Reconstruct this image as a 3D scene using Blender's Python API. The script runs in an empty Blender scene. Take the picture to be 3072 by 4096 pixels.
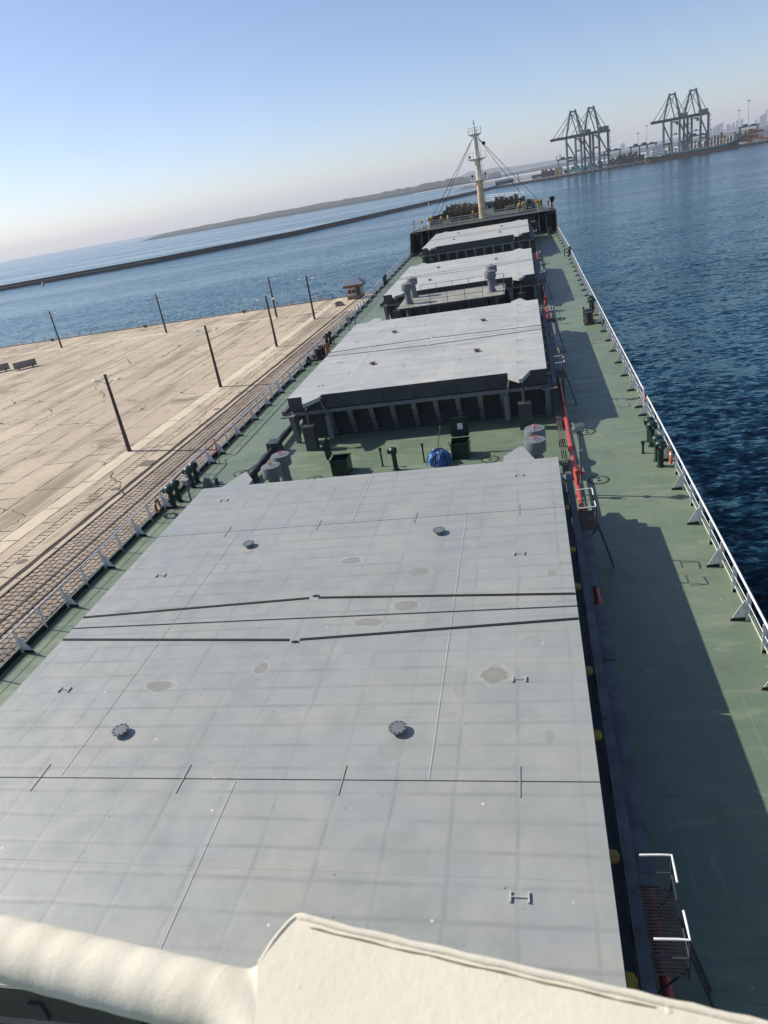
import bpy, math, random
from mathutils import Matrix, Vector
R=math.radians; rnd=random.Random(7); PI=math.pi
S=bpy.context.scene; COL=S.collection
# ------------------------------------------------------------------ camera
CAM=Vector((7.03,0,14.0)); FPX=2860.0
W=Matrix(((0.97241028,0.07505965,0.22087167),(0.16861508,0.42814154,-0.8878422),(-0.16120546,0.90058918,0.40367304)))
cd=bpy.data.cameras.new('camera'); cam=bpy.data.objects.new('camera',cd); COL.objects.link(cam)
cam.matrix_world=Matrix.Translation(CAM)@W.to_4x4()
cd.sensor_fit='VERTICAL'; cd.sensor_height=36; cd.lens=FPX/4096*36; cd.clip_start=.05; cd.clip_end=40000
cd.dof.use_dof=True; cd.dof.focus_distance=45; cd.dof.aperture_fstop=11
S.camera=cam; S.render.resolution_x=768; S.render.resolution_y=1024
# ------------------------------------------------------------------ sky and sun
SUNV=Vector((-1.234,.296,1)).normalized(); EL=math.asin(SUNV.z)
wd=bpy.data.worlds.new('World'); S.world=wd; wd.use_nodes=True
nt=wd.node_tree; bg=nt.nodes['Background']; sk=nt.nodes.new('ShaderNodeTexSky'); sk.sky_type='NISHITA'; sk.sun_disc=False
sk.sun_elevation=EL; sk.sun_rotation=math.atan2(SUNV.x,SUNV.y); sk.altitude=20; sk.air_density=.8; sk.dust_density=.6; sk.ozone_density=4.5
tint=nt.nodes.new('ShaderNodeMix'); tint.data_type='RGBA'; tint.blend_type='MULTIPLY'; tint.inputs[0].default_value=1; tint.inputs[7].default_value=(1.20,1.06,1.01,1); nt.links.new(sk.outputs[0],tint.inputs[6]); nt.links.new(tint.outputs[2],bg.inputs[0]); bg.inputs[1].default_value=.125
sl=bpy.data.lights.new('sun','SUN'); sl.energy=5.0; sl.angle=R(.53); sl.color=(1,.955,.86)
so=bpy.data.objects.new('sun',sl); COL.objects.link(so); so.rotation_euler=SUNV.to_track_quat('Z','Y').to_euler()
vs=S.view_settings; vs.view_transform='Standard'; vs.look='None'; vs.gamma=1; vs.exposure=.16; vs.use_curve_mapping=False
# ------------------------------------------------------------------ frames and pixel helpers
TRIM=R(1.0759)
MS=Matrix.Translation(CAM)@Matrix.Rotation(TRIM,4,'X')@Matrix.Translation(-CAM)   # ship frame (bow trimmed up) -> world
def ray(px,py): return W@Vector((px-1536,-(py-2048),-FPX))
def atY(px,py,Y):
    d=ray(px,py); return CAM+d*((Y-CAM.y)/d.y)
def atZ(px,py,z):
    d=ray(px,py); return CAM+d*((z-CAM.z)/d.z)
def proj(p):
    v=W.transposed()@(Vector(p)-CAM)
    if v.z>-.1: return None
    return 1536-v.x/v.z*FPX, 2048+v.y/v.z*FPX
def inview(p,m=60):
    q=proj(p); return q is not None and -m<q[0]<3072+m and -m<q[1]<4096+m
# ------------------------------------------------------------------ mesh builder
class MB:
    def __init__(s): s.v=[];s.f=[]
    def add(s,v,f):
        n=len(s.v); s.v+= [tuple(p) for p in v]; s.f+=[tuple(i+n for i in q) for q in f]; return s
    def box(s,x0,x1,y0,y1,z0,z1,M=None):
        v=[Vector((x,y,z)) for z in (z0,z1) for y in (y0,y1) for x in (x0,x1)]
        if M: v=[M@p for p in v]
        return s.add(v,[(0,2,3,1),(4,5,7,6),(0,1,5,4),(2,6,7,3),(0,4,6,2),(1,3,7,5)])
    def tube(s,p,q,r,n=8,r2=None,cap=True):
        p=Vector(p);q=Vector(q);d=(q-p)
        if d.length<1e-6: return s
        d.normalize(); a=d.orthogonal().normalized(); b=d.cross(a); r2=r if r2 is None else r2
        v=[p+(a*math.cos(2*PI*i/n)+b*math.sin(2*PI*i/n))*r for i in range(n)]+[q+(a*math.cos(2*PI*i/n)+b*math.sin(2*PI*i/n))*r2 for i in range(n)]
        f=[(i,(i+1)%n,n+(i+1)%n,n+i) for i in range(n)]
        if cap: f+=[tuple(range(n-1,-1,-1)),tuple(range(n,2*n))]
        return s.add(v,f)
    def path(s,pts,r,n=8,closed=False):
        pts=[Vector(p) for p in pts];m=len(pts);v=[];rs=r if isinstance(r,(list,tuple)) else [r]*m
        a=None
        for i,p in enumerate(pts):
            if closed: t=pts[(i+1)%m]-pts[i-1]
            else: t=pts[min(i+1,m-1)]-pts[max(i-1,0)]
            t.normalize()
            if a is None: a=t.orthogonal().normalized()
            a=(a-t*a.dot(t)).normalized(); b=t.cross(a)
            v+=[p+(a*math.cos(2*PI*k/n)+b*math.sin(2*PI*k/n))*rs[i] for k in range(n)]
        f=[]
        for i in range(m if closed else m-1):
            j=(i+1)%m
            f+=[(i*n+k,i*n+(k+1)%n,j*n+(k+1)%n,j*n+k) for k in range(n)]
        if not closed: f+=[tuple(range(n-1,-1,-1)),tuple(range((m-1)*n,m*n))]
        return s.add(v,f)
    def lathe(s,prof,n=16,c=(0,0,0),axis='Z'):
        v=[];c=Vector(c);m=len(prof)
        for r,h in prof:
            for i in range(n):
                a=2*PI*i/n; p=Vector((r*math.cos(a),r*math.sin(a),h))
                if axis=='X': p=Vector((h,r*math.cos(a),r*math.sin(a)))
                if axis=='Y': p=Vector((r*math.sin(a),h,r*math.cos(a)))
                v.append(c+p)
        f=[(j*n+i,j*n+(i+1)%n,(j+1)*n+(i+1)%n,(j+1)*n+i) for j in range(m-1) for i in range(n)]
        f+=[tuple(range(n-1,-1,-1)),tuple(range((m-1)*n,m*n))]
        return s.add(v,f)
    def prism(s,poly,d,M=None):      # poly: list of 3d points, d: extrusion vector
        a=[Vector(p) for p in poly]; d=Vector(d); n=len(a); v=a+[p+d for p in a]
        if M: v=[M@p for p in v]
        return s.add(v,[tuple(range(n-1,-1,-1)),tuple(range(n,2*n))]+[(i,(i+1)%n,n+(i+1)%n,n+i) for i in range(n)])
    def mesh(s,name,mat,smooth=True):
        me=bpy.data.meshes.new(name); me.from_pydata(s.v,[],s.f); me.validate()
        import bmesh as _b
        b=_b.new(); b.from_mesh(me); _b.ops.recalc_face_normals(b,faces=b.faces); b.to_mesh(me); b.free()
        if smooth: me.shade_smooth(); me.set_sharp_from_angle(angle=R(38))
        if mat: me.materials.append(mat)
        return me
    def build(s,name,mat,parent=None,smooth=True,label=None,kind=None,loc=None):
        return put(name,s.mesh(name,mat,smooth),parent,label=label,kind=kind,loc=loc)
def put(name,me,parent=None,label=None,kind=None,loc=None,rz=0):
    o=bpy.data.objects.new(name,me); COL.objects.link(o)
    if parent: o.parent=parent
    if loc is not None: o.location=loc
    if rz: o.rotation_euler.z=rz
    if label: o['label']=label
    if kind: o['kind']=kind
    return o
def tag(o,label,cat,group=None):
    o['label']=label;o['category']=cat
    if group:o['group']=group
    return o
def thing(name,label,cat,loc=(0,0,0),rz=0,group=None,ship=False):
    o=bpy.data.objects.new(name,None); COL.objects.link(o); o.empty_display_size=.2
    m=Matrix.Translation(Vector(loc))@Matrix.Rotation(rz,4,'Z'); o.matrix_world=(MS@m) if ship else m
    return tag(o,label,cat,group)
def solo(mb,name,mat,label,cat,loc=(0,0,0),rz=0,group=None,ship=False,smooth=True):
    o=mb.build(name,mat,None,smooth)
    m=Matrix.Translation(Vector(loc))@Matrix.Rotation(rz,4,'Z'); o.matrix_world=(MS@m) if ship else m
    return tag(o,label,cat,group)
def struct(mb,name,mat,ship=False,smooth=True):
    o=mb.build(name,mat,None,smooth,kind='structure')
    if ship:o.matrix_world=MS
    return o
def copy_tree(o,parent=None):
    c=o.copy(); COL.objects.link(c); c.parent=parent
    for ch in list(o.children): copy_tree(ch,c)
    return c
def place(o,loc,rz=0,ship=False,s=1):
    m=Matrix.Translation(Vector(loc))@Matrix.Rotation(rz,4,'Z')@Matrix.Scale(s,4); o.matrix_world=(MS@m) if ship else m
# ------------------------------------------------------------------ materials
class NT:
    def __init__(s,name):
        s.m=bpy.data.materials.new(name); s.m.use_nodes=True; s.t=s.m.node_tree; s.b=s.t.nodes['Principled BSDF']; s.L=s.t.links.new
    def n(s,ty,**k):
        o=s.t.nodes.new('ShaderNode'+ty)
        for a,b in k.items(): setattr(o,a,b)
        return o
    def coord(s,kind='Object',scale=(1,1,1)):
        mp=s.n('Mapping'); mp.inputs['Scale'].default_value=scale
        if kind=='Position': s.L(s.n('NewGeometry').outputs['Position'],mp.inputs[0])
        else: s.L(s.n('TexCoord').outputs[kind],mp.inputs[0])
        return mp.outputs[0]
    def noise(s,vec,scale,detail=4,rough=.55,dist=0):
        q=s.n('TexNoise'); s.L(vec,q.inputs['Vector']); q.inputs['Scale'].default_value=scale; q.inputs['Detail'].default_value=detail; q.inputs['Roughness'].default_value=rough; q.inputs['Distortion'].default_value=dist
        return q.outputs[0]
    def ramp(s,v,a,b,lo=0,hi=1):
        q=s.n('MapRange'); q.interpolation_type='SMOOTHSTEP'; s.L(v,q.inputs[0])
        for i,x in enumerate((a,b,lo,hi)): q.inputs[i+1].default_value=x
        return q.outputs[0]
    def math(s,op,a,b=None,clamp=False):
        q=s.n('Math',operation=op,use_clamp=clamp)
        for i,x in enumerate((a,b)):
            if x is None: continue
            if isinstance(x,(int,float)): q.inputs[i].default_value=x
            else: s.L(x,q.inputs[i])
        return q.outputs[0]
    def mix(s,fac,a,b,mode='MIX'):
        q=s.n('Mix',data_type='RGBA',blend_type=mode)
        if isinstance(fac,(int,float)): q.inputs[0].default_value=fac
        else: s.L(fac,q.inputs[0])
        for i,x in ((6,a),(7,b)):
            if isinstance(x,tuple): q.inputs[i].default_value=(*x,1)
            else: s.L(x,q.inputs[i])
        return q.outputs[2]
    def bump(s,h,strength=.3,dist=.02,prev=None):
        q=s.n('Bump'); q.inputs['Strength'].default_value=strength; q.inputs['Distance'].default_value=dist; s.L(h,q.inputs['Height'])
        if prev: s.L(prev,q.inputs['Normal'])
        s.L(q.outputs[0],s.b.inputs['Normal']); return q.outputs[0]
    def col(s,c): s.L(c,s.b.inputs['Base Color'])
    def set(s,rough=.5,metal=0,spec=.5,base=None):
        s.b.inputs['Roughness'].default_value=rough; s.b.inputs['Metallic'].default_value=metal; s.b.inputs['Specular IOR Level'].default_value=spec
        if base: s.b.inputs['Base Color'].default_value=(*base,1)
        return s
def paint(name,c,rough=.5,rust=0.0,var=.25,scale=2.0,rustcol=(.13,.055,.02),bump=.15,spec=.4):
    t=NT(name).set(rough,spec=spec); v=t.coord()
    n1=t.noise(v,scale,5); n2=t.noise(v,scale*6,4)
    dark=tuple(x*(1-var) for x in c); lite=tuple(min(1,x*(1+var*.6)) for x in c)
    k=t.mix(t.ramp(n1,.3,.7),dark,lite)
    if rust>0: k=t.mix(t.ramp(t.noise(v,scale*2.3,7,.7),.62-rust*.25,.72-rust*.2),k,rustcol)
    t.col(k); t.bump(n2,bump,.01); return t.m
M={}
M['white']=paint('white_paint',(.72,.72,.70),.45,.12,.12,3)
M['railwhite']=paint('rail_white_paint',(.78,.77,.74),.4,.1,.1,3)
M['black']=paint('black_paint',(.02,.022,.024),.5,0,.3,3)
M['bollard']=paint('bollard_black',(.03,.028,.027),.5,.25,.3,3,(.09,.05,.03))
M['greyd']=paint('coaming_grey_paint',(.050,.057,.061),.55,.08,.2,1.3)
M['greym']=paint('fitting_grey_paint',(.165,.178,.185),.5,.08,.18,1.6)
M['greyk']=paint('worn_walkway_grey',(.105,.115,.115),.6,.2,.3,1.5,(.075,.055,.04))
M['greendk']=paint('dark_green_paint',(.011,.033,.025),.38,.05,.25,3)
M['red']=paint('fire_main_red_paint',(.46,.075,.065),.4,.1,.2,3)
M['yellow']=paint('yellow_paint',(.42,.27,.03),.45,.22,.2,3)
M['mast']=paint('mast_buff_paint',(.62,.47,.27),.5,.42,.2,.9,(.30,.13,.04))
M['mastwhite']=paint('mast_pale_buff_paint',(.66,.61,.50),.5,.25,.2,.8,(.35,.17,.07))
M['rope']=paint('rope',(.28,.22,.15),.9,0,.4,5,bump=.5)
M['steel']=paint('worn_steel',(.10,.085,.075),.45,.3,.3,4,(.12,.06,.03))
M['grate']=paint('rusty_grating',(.16,.115,.085),.7,.3,.3,4)
M['rubber']=paint('rubber',(.012,.012,.013),.8,0,.2,5)
M['pole']=paint('lamp_post_paint',(.05,.045,.042),.55,.2,.2,2,(.10,.06,.035))
M['lampgrey']=paint('lamp_head_grey',(.45,.46,.46),.4,.0,.1,4)
M['orange']=paint('lifebuoy_orange',(.62,.17,.04),.5,0,.15,4)
M['orangeold']=paint('lifebuoy_faded',(.38,.16,.07),.6,.1,.2,4)
M['glass']=NT('dark_glass').set(.08,0,.6,(.02,.025,.03)).m
M['lampglass']=NT('lamp_glass').set(.12,0,.6,(.35,.38,.38)).m
M['teal']=paint('crane_teal_paint',(.008,.10,.125),.5,0,.15,.08,bump=0)
M['craneb']=paint('crane_dark_paint',(.012,.045,.05),.5,0,.2,.08,bump=0)
M['fence']=paint('fence_paint',(.045,.06,.07),.55,.15,.2,2)
M['bluetarp']=None
def hatch_mat(g=(1,1,1)):
    G=lambda c:tuple(a*b for a,b in zip(c,g))
    t=NT('hatch_grey_paint').set(.42,spec=.45); v=t.coord()
    sx=t.n('SeparateXYZ'); t.L(v,sx.inputs[0]); x,y=sx.outputs[0],sx.outputs[1]
    big=t.noise(v,.35,5,.6); mid=t.noise(v,1.6,6,.62); fine=t.noise(v,14,5,.65)
    def band(c,pitch,w,ph):   # soft bands where stiffeners lie under the plate
        q=t.math('ABSOLUTE',t.math('SUBTRACT',t.math('FRACT',t.math('MULTIPLY_ADD',c,1/pitch) if False else t.math('ADD',t.math('MULTIPLY',c,1/pitch),ph)),.5))
        return t.ramp(q,0,w,1,0)
    wob=t.noise(v,.8,3)
    xw=t.math('ADD',x,t.math('MULTIPLY',t.math('SUBTRACT',wob,.5),.12)); yw=t.math('ADD',y,t.math('MULTIPLY',t.math('SUBTRACT',wob,.5),.08))
    by=band(yw,.66,.13,.13); bx=band(xw,1.22,.065,.5)
    ppl=t.n('TexBrick'); ppl.offset=.37; ppl.inputs['Scale'].default_value=1; ppl.inputs['Brick Width'].default_value=2.3; ppl.inputs['Row Height'].default_value=.66; ppl.inputs['Mortar Size'].default_value=0
    ppl.inputs['Color1'].default_value=(0,0,0,1); ppl.inputs['Color2'].default_value=(1,1,1,1); t.L(v,ppl.inputs[0])
    c=t.mix(t.ramp(big,.3,.72),G((.325,.338,.343)),G((.425,.415,.392)))
    c=t.mix(t.ramp(mid,.35,.75,0,.45),c,G((.45,.44,.415)))
    c=t.mix(t.math('MULTIPLY',ppl.outputs[0],.42),c,(.30,.315,.33))
    bb=t.math('MAXIMUM',t.math('MULTIPLY',by,t.ramp(t.noise(v,.45,4,.7),.36,.64,.16,.72)),t.math('MULTIPLY',bx,t.ramp(t.noise(t.coord(scale=(1,.5,1)),.8,4,.7),.40,.64,.06,.62)))
    c=t.mix(bb,c,G((.275,.282,.283)))
    # chipped paint specks, rust dots, bird marks
    sp=t.n('TexVoronoi'); t.L(v,sp.inputs[0]); sp.inputs['Scale'].default_value=2.6
    msk=t.ramp(t.noise(v,.55,3),.46,.60)
    d=t.math('MULTIPLY',t.ramp(sp.outputs[0],.035,.075,1,0),msk)
    c=t.mix(t.math('MULTIPLY',d,.8),c,(.10,.075,.055))
    sp2=t.n('TexVoronoi'); t.L(v,sp2.inputs[0]); sp2.inputs['Scale'].default_value=1.1
    c=t.mix(t.math('MULTIPLY',t.ramp(sp2.outputs[0],.02,.045,1,0),.7),c,(.72,.70,.66))
    st=t.ramp(t.noise(v,.9,7,.72,.6),.60,.72,0,.5); c=t.mix(st,c,(.33,.30,.25))
    # smears along the y direction
    vs_=t.coord(scale=(2.2,.35,1)); sm=t.ramp(t.noise(vs_,1.3,5,.7),.54,.72,0,.40); c=t.mix(sm,c,(.29,.285,.27))
    t.col(c)
    b=t.bump(t.math('ADD',t.math('MULTIPLY',by,-.9),t.math('MULTIPLY',bx,-.5)),.5,.006); b=t.bump(big,.5,.05,b); b=t.bump(mid,.35,.010,b); t.bump(fine,.25,.003,b)
    rr=t.ramp(mid,.3,.7,.36,.55); t.L(rr,t.b.inputs['Roughness'])
    return t
HT=hatch_mat((1.28,1.24,1.12)); M['hatch']=HT.m  # far covers lighter: grazing gloss and haze partly put into the colour
def stain_hatch(stains,g=(1,1,1),puddle=(.225,.215,.175),ringc=(.44,.43,.38)):
    # near hatch: dried puddles with a shape of their own (x,y,rx,ry)
    t=hatch_mat(g); t.m.name='hatch_grey_paint_puddles'; lk=t.b.inputs['Base Color'].links[0].from_socket; v=t.coord(); w=t.noise(v,2.6,7,.65)
    acc=None; ring=None
    for (x,y,rx,ry,a) in stains:
        mp=t.n('Mapping'); mp.vector_type='TEXTURE'; mp.inputs['Location'].default_value=(x,y,0); mp.inputs['Scale'].default_value=(rx,ry,50); t.L(t.n('TexCoord').outputs['Object'],mp.inputs[0])
        ln=t.n('VectorMath',operation='LENGTH'); t.L(mp.outputs[0],ln.inputs[0])
        d=t.math('ADD',ln.outputs['Value'],t.math('MULTIPLY',t.math('SUBTRACT',w,.5),1.7))
        k=t.math('MULTIPLY',t.ramp(d,.80,1.02,1,0),a); k=t.math('MULTIPLY',k,t.ramp(d,.0,.9,.75,1)); acc=k if acc is None else t.math('MAXIMUM',acc,k)
        g=t.ramp(t.math('ABSOLUTE',t.math('SUBTRACT',d,1.12)),0,.16,.45*a,0); ring=g if ring is None else t.math('MAXIMUM',ring,g)
    c=t.mix(ring,lk,ringc); c=t.mix(acc,c,puddle); t.col(c); return t.m
def deck_mat():
    t=NT('green_deck_paint').set(.42,spec=.45); v=t.coord(); vs_=t.coord(scale=(.35,1.3,1))
    n1=t.noise(v,.22,5); n2=t.noise(vs_,1.1,6,.68,.4); n3=t.noise(v,9,5,.7); n4=t.noise(vs_,3.2,6,.7)
    c=t.mix(t.ramp(n1,.3,.7),(.118,.170,.112),(.166,.210,.138))
    c=t.mix(t.ramp(n2,.5,.72,0,.7),c,(.235,.25,.17)); c=t.mix(t.ramp(n4,.54,.72,0,.7),c,(.078,.120,.085))
    c=t.mix(t.ramp(t.noise(v,.55,7,.72),.52,.70,0,.6),c,(.13,.12,.08))
    wv=t.n('TexVoronoi',feature='DISTANCE_TO_EDGE'); vd=t.n('VectorMath',operation='ADD'); t.L(v,vd.inputs[0]); nv=t.n('TexNoise'); t.L(v,nv.inputs[0]); nv.inputs['Scale'].default_value=.7
    t.L(nv.outputs[1],vd.inputs[1]); t.L(vd.outputs[0],wv.inputs[0]); wv.inputs['Scale'].default_value=.22
    c=t.mix(t.math('MULTIPLY',t.ramp(wv.outputs[0],0,.012,1,0),t.ramp(t.noise(v,.5,2),.56,.66,0,.35)),c,(.30,.32,.26))
    sp=t.n('TexVoronoi'); t.L(v,sp.inputs[0]); sp.inputs['Scale'].default_value=1.4
    c=t.mix(t.math('MULTIPLY',t.ramp(sp.outputs[0],.02,.05,1,0),.7),c,(.55,.56,.5))
    br=t.n('TexBrick'); br.offset=.5; br.inputs['Scale'].default_value=1; br.inputs['Brick Width'].default_value=2.35; br.inputs['Row Height'].default_value=8.2; br.inputs['Mortar Size'].default_value=.012; br.inputs['Color1'].default_value=(0,0,0,1); br.inputs['Color2'].default_value=(.25,.25,.25,1); br.inputs['Mortar'].default_value=(1,1,1,1); t.L(v,br.inputs[0])
    c=t.mix(t.math('MULTIPLY',br.outputs[0],.40),c,(.26,.28,.21))
    t.col(c); b=t.bump(br.outputs[0],.3,.006); b=t.bump(n1,.3,.03,b); t.bump(n3,.3,.005,b); t.L(t.ramp(n2,.3,.7,.34,.6),t.b.inputs['Roughness']); return t.m
M['deck']=deck_mat()
def concrete(name,a,b,cr=1.0,dark=.5,jit=.25,speck=True):
    t=NT(name).set(.88,spec=.25); v=t.coord('Position')
    n1=t.noise(v,.11,5,.6); n2=t.noise(v,1.3,7,.68); n3=t.noise(v,12,5,.7)
    c=t.mix(t.ramp(n1,.3,.7),a,b); c=t.mix(t.ramp(n2,.35,.75,0,.5),c,tuple(x*.78 for x in a))
    oi=t.n('ObjectInfo'); ge=t.n('NewGeometry'); rr=t.math('FRACT',t.math('ADD',oi.outputs['Random'],ge.outputs['Random Per Island']))
    c=t.mix(t.math('MULTIPLY',rr,jit),c,tuple(x*.55 for x in a))
    c=t.mix(t.ramp(t.noise(v,.10,6,.7,.5),.57,.68,0,dark),c,tuple(x*.42 for x in a))
    vs_=t.coord('Position',(1.0,.14,1)); c=t.mix(t.ramp(t.noise(vs_,.22,6,.7,.3),.50,.64,0,dark*.8),c,tuple(x*.5 for x in a))
    vl=t.coord('Position',(.5,.05,1)); c=t.mix(t.ramp(t.noise(vl,.55,6,.7,.2),.55,.68,0,.30),c,tuple(x*.55 for x in a))
    mr=t.n('Mapping'); mr.inputs['Rotation'].default_value=(0,0,R(24)); mr.inputs['Scale'].default_value=(.8,.05,1); t.L(t.n('NewGeometry').outputs['Position'],mr.inputs[0])
    c=t.mix(t.ramp(t.noise(mr.outputs[0],.35,6,.72,.2),.53,.66,0,dark*.75),c,tuple(x*.46 for x in a))
    if cr>0:
        nv=t.n('TexNoise'); t.L(v,nv.inputs[0]); nv.inputs['Scale'].default_value=.6; nv.inputs['Detail'].default_value=5
        vd=t.n('VectorMath',operation='MULTIPLY_ADD'); t.L(nv.outputs[1],vd.inputs[0]); vd.inputs[1].default_value=(2.2,2.2,0); t.L(v,vd.inputs[2])
        wv=t.n('TexVoronoi',feature='DISTANCE_TO_EDGE'); t.L(vd.outputs[0],wv.inputs[0]); wv.inputs['Scale'].default_value=.085
        k=t.math('MULTIPLY',t.ramp(wv.outputs[0],.0,.008*cr,1,0),t.ramp(t.noise(v,.13,3),.40,.50))
        c=t.mix(k,c,(.035,.028,.024))
    if speck:
        c=t.mix(t.ramp(t.noise(v,1.7,7,.8),.60,.70,0,.7),c,tuple(x*.35 for x in a))
    t.col(c); b_=t.bump(n2,.35,.02); t.bump(n3,.35,.006,b_); return t.m
M['slab']=concrete('quay_concrete',(.50,.405,.295),(.58,.475,.35),1.0,.85,.3)
M['slabpale']=concrete('quay_concrete_pale',(.62,.52,.38),(.68,.58,.43),0,.25,.12)
M['joint']=concrete('joint_soil',(.04,.033,.028),(.06,.048,.04),0,.2,0)
M['paver']=concrete('paving_sett',(.37,.295,.225),(.46,.375,.295),0,.9,.45)
M['wallconc']=concrete('weathered_concrete',(.26,.22,.18),(.34,.29,.24),0,.6,.2)
M['manhole']=paint('cast_iron_cover',(.16,.13,.105),.7,.2,.3,4)
def water():
    t=NT('sea_water').set(.3,1)
    v=t.coord('Position'); vr=t.n('Mapping'); vr.inputs['Rotation'].default_value=(0,0,R(-6)); vr.inputs['Scale'].default_value=(.5,1,1); t.L(v,vr.inputs[0]); v2=vr.outputs[0]
    big=t.noise(v,.004,4,.6); vst=t.coord('Position',(.0022,.010,1)); streak=t.noise(vst,1,5,.62,.6)
    calm=t.ramp(streak,.34,.60,.60,1.1)
    acc=None
    for sc,amp,ds in ((.11,.30,.3),(.6,.75,.5),(2.3,1.4,.6)):      # wavelet slopes, crests lying across the wind
        q=t.n('TexNoise'); t.L(v2,q.inputs['Vector']); q.inputs['Scale'].default_value=sc; q.inputs['Detail'].default_value=3; q.inputs['Roughness'].default_value=.6; q.inputs['Distortion'].default_value=ds
        m=t.n('VectorMath',operation='MULTIPLY_ADD'); t.L(q.outputs[1],m.inputs[0]); m.inputs[1].default_value=(amp*.55,amp,0); m.inputs[2].default_value=(-amp*.275,-amp*.5,0)
        if acc is None: acc=m.outputs[0]
        else:
            ad_=t.n('VectorMath',operation='ADD'); t.L(acc,ad_.inputs[0]); t.L(m.outputs[0],ad_.inputs[1]); acc=ad_.outputs[0]
    sc_=t.n('VectorMath',operation='SCALE'); t.L(acc,sc_.inputs[0]); t.L(calm,sc_.inputs['Scale'])
    up=t.n('VectorMath',operation='ADD'); t.L(sc_.outputs[0],up.inputs[0]); up.inputs[1].default_value=(0,0,1)
    bp=t.n('VectorMath',operation='NORMALIZE'); t.L(up.outputs[0],bp.inputs[0])
    df=t.n('BsdfDiffuse'); ad=t.n('AddShader')
    t.L(t.mix(t.ramp(big,.35,.65),(.0006,.0045,.0095),(.0011,.008,.015)),df.inputs['Color'])
    t.b.inputs['Base Color'].default_value=(.005,.009,.013,1); t.b.inputs['Specular Tint'].default_value=(.68,.95,1,1)   # surface reflection, bluish at low angles
    t.L(t.ramp(streak,.38,.62,.12,.20),t.b.inputs['Roughness']); t.L(bp.outputs[0],t.b.inputs['Normal'])
    t.L(t.b.outputs[0],ad.inputs[0]); t.L(df.outputs[0],ad.inputs[1]); t.L(ad.outputs[0],t.t.nodes['Material Output'].inputs['Surface'])
    return t.m
M['sea']=water()
# ------------------------------------------------------------------ sea
SEA=-9.0
mb=MB(); n=48
mb.add([(11500*math.cos(2*PI*i/n),11500*math.sin(2*PI*i/n),SEA) for i in range(n)],[tuple(range(n))]); struct(mb,'sea',M['sea'])
# ------------------------------------------------------------------ near quay
QZ=-6.0; QX0,QX1,QY0,QY1=-190,-14.6,-60,162.3
mb=MB(); mb.box(QX0,QX1,QY0,QY1,-14,QZ-.05); quay=struct(mb,'quay',M['joint'])
mb=MB(); mb.box(QX0,QX1+.02,QY1-.55,QY1+.02,QZ-.05,QZ+.14); mb.build('quay_edge_beam',M['wallconc'],quay)
def slab_mesh(w,l,seed):
    r=random.Random(seed); n=7; pts=[]
    def edge(p,q):
        for i in range(n):
            f=i/n; x=p[0]+(q[0]-p[0])*f; y=p[1]+(q[1]-p[1])*f
            j=.0 if i==0 else .045
            pts.append((x+r.uniform(-j,j),y+r.uniform(-j,j),0))
    a,b=w/2,l/2; edge((-a,-b),(a,-b));edge((a,-b),(a,b));edge((a,b),(-a,b));edge((-a,b),(-a,-b))
    return MB().prism(pts,(0,0,.06))
slabcache={}; rest=MB()
def slabs(x0,x1,y0,y1,ln,mat,name,seed,off=0,restmb=None,limit=None):
    global cnt
    k=0; y=y0+off-ln
    while y<y1:
        a=max(y,y0); b=min(y+ln,y1); y+=ln; k+=1
        if b-a<.1: continue
        c=((x0+x1)/2,(a+b)/2,QZ-.06)
        vis=any(inview((px,py,QZ)) for px in (x0,x1,c[0]) for py in (a,b,c[1]))
        key=(round(x1-x0,2),round(b-a,2),(k*7+seed)%5)
        if key not in slabcache: slabcache[key]=slab_mesh(x1-x0-.11,b-a-.10,key[2]+3)
        if vis and (limit is None or limit[0]>0):
            ck=(key,mat.name)
            if ck not in slabcache: slabcache[ck]=slabcache[key].mesh(name,mat,False)
            put(name,slabcache[ck],quay,loc=c)
            if limit: limit[0]-=1
        else:
            q=restmb if restmb is not None else rest
            q.add([(p[0]+c[0],p[1]+c[1],p[2]+c[2]) for p in slabcache[key].v],slabcache[key].f)
x=-35.2; i=0
xs=[]
while x>-150:
    w=4.25 if x>-72 else 6.4
    xs.append((x-w,x)); x-=w
for i,(a,b) in enumerate(xs):
    ln=9.0 if b>-72 else 13.0
    slabs(a,b,-20,145.2,ln,M['slab'],'concrete_slab',i,off=rnd.uniform(0,ln))
    slabs(a,b,147.0,161.7,7.3,M['slab'],'concrete_slab',i+3)
a=-150
while a<-35.2:
    b=min(a+8.2,-35.2); mt=M['slabpale']
    slabs(a,b,145.2,147.0,1.8,mt,'concrete_slab',2); a=b
slabs(-35.2,-33.4,20,161.7,6.0,M['slabpale'],'concrete_slab',1)
slabs(-33.4,-31.93,20,161.7,8.0,M['slab'],'concrete_slab',2,3)
slabs(-31.93,-30.93,34,140,.62,M['slab'],'trench_cover',3)
slabs(-30.93,-29.42,20,161.7,8.0,M['slab'],'concrete_slab',4,5)
slabs(-29.02,-28.45,20,161.7,10.0,M['slab'],'concrete_slab',5,2)
slabs(-31.93,-30.93,140,161.7,8,M['slab'],'concrete_slab',5,2)
mb=MB(); mb.box(-29.40,-29.05,20,150,QZ-.06,QZ-.025); mb.build('asphalt_seam',M['joint'],quay)
def rail(x,n):
    mb=MB(); mb.box(x-.035,x+.035,10,152,QZ-.05,QZ+.03); mb.box(x-.11,x-.06,10,152,QZ-.05,QZ+.004); mb.build('track_rail',M['steel'],quay)
rail(-28.35,0); rail(-26.03,1); rail(-24.9,2); rail(-21.4,3)
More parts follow.
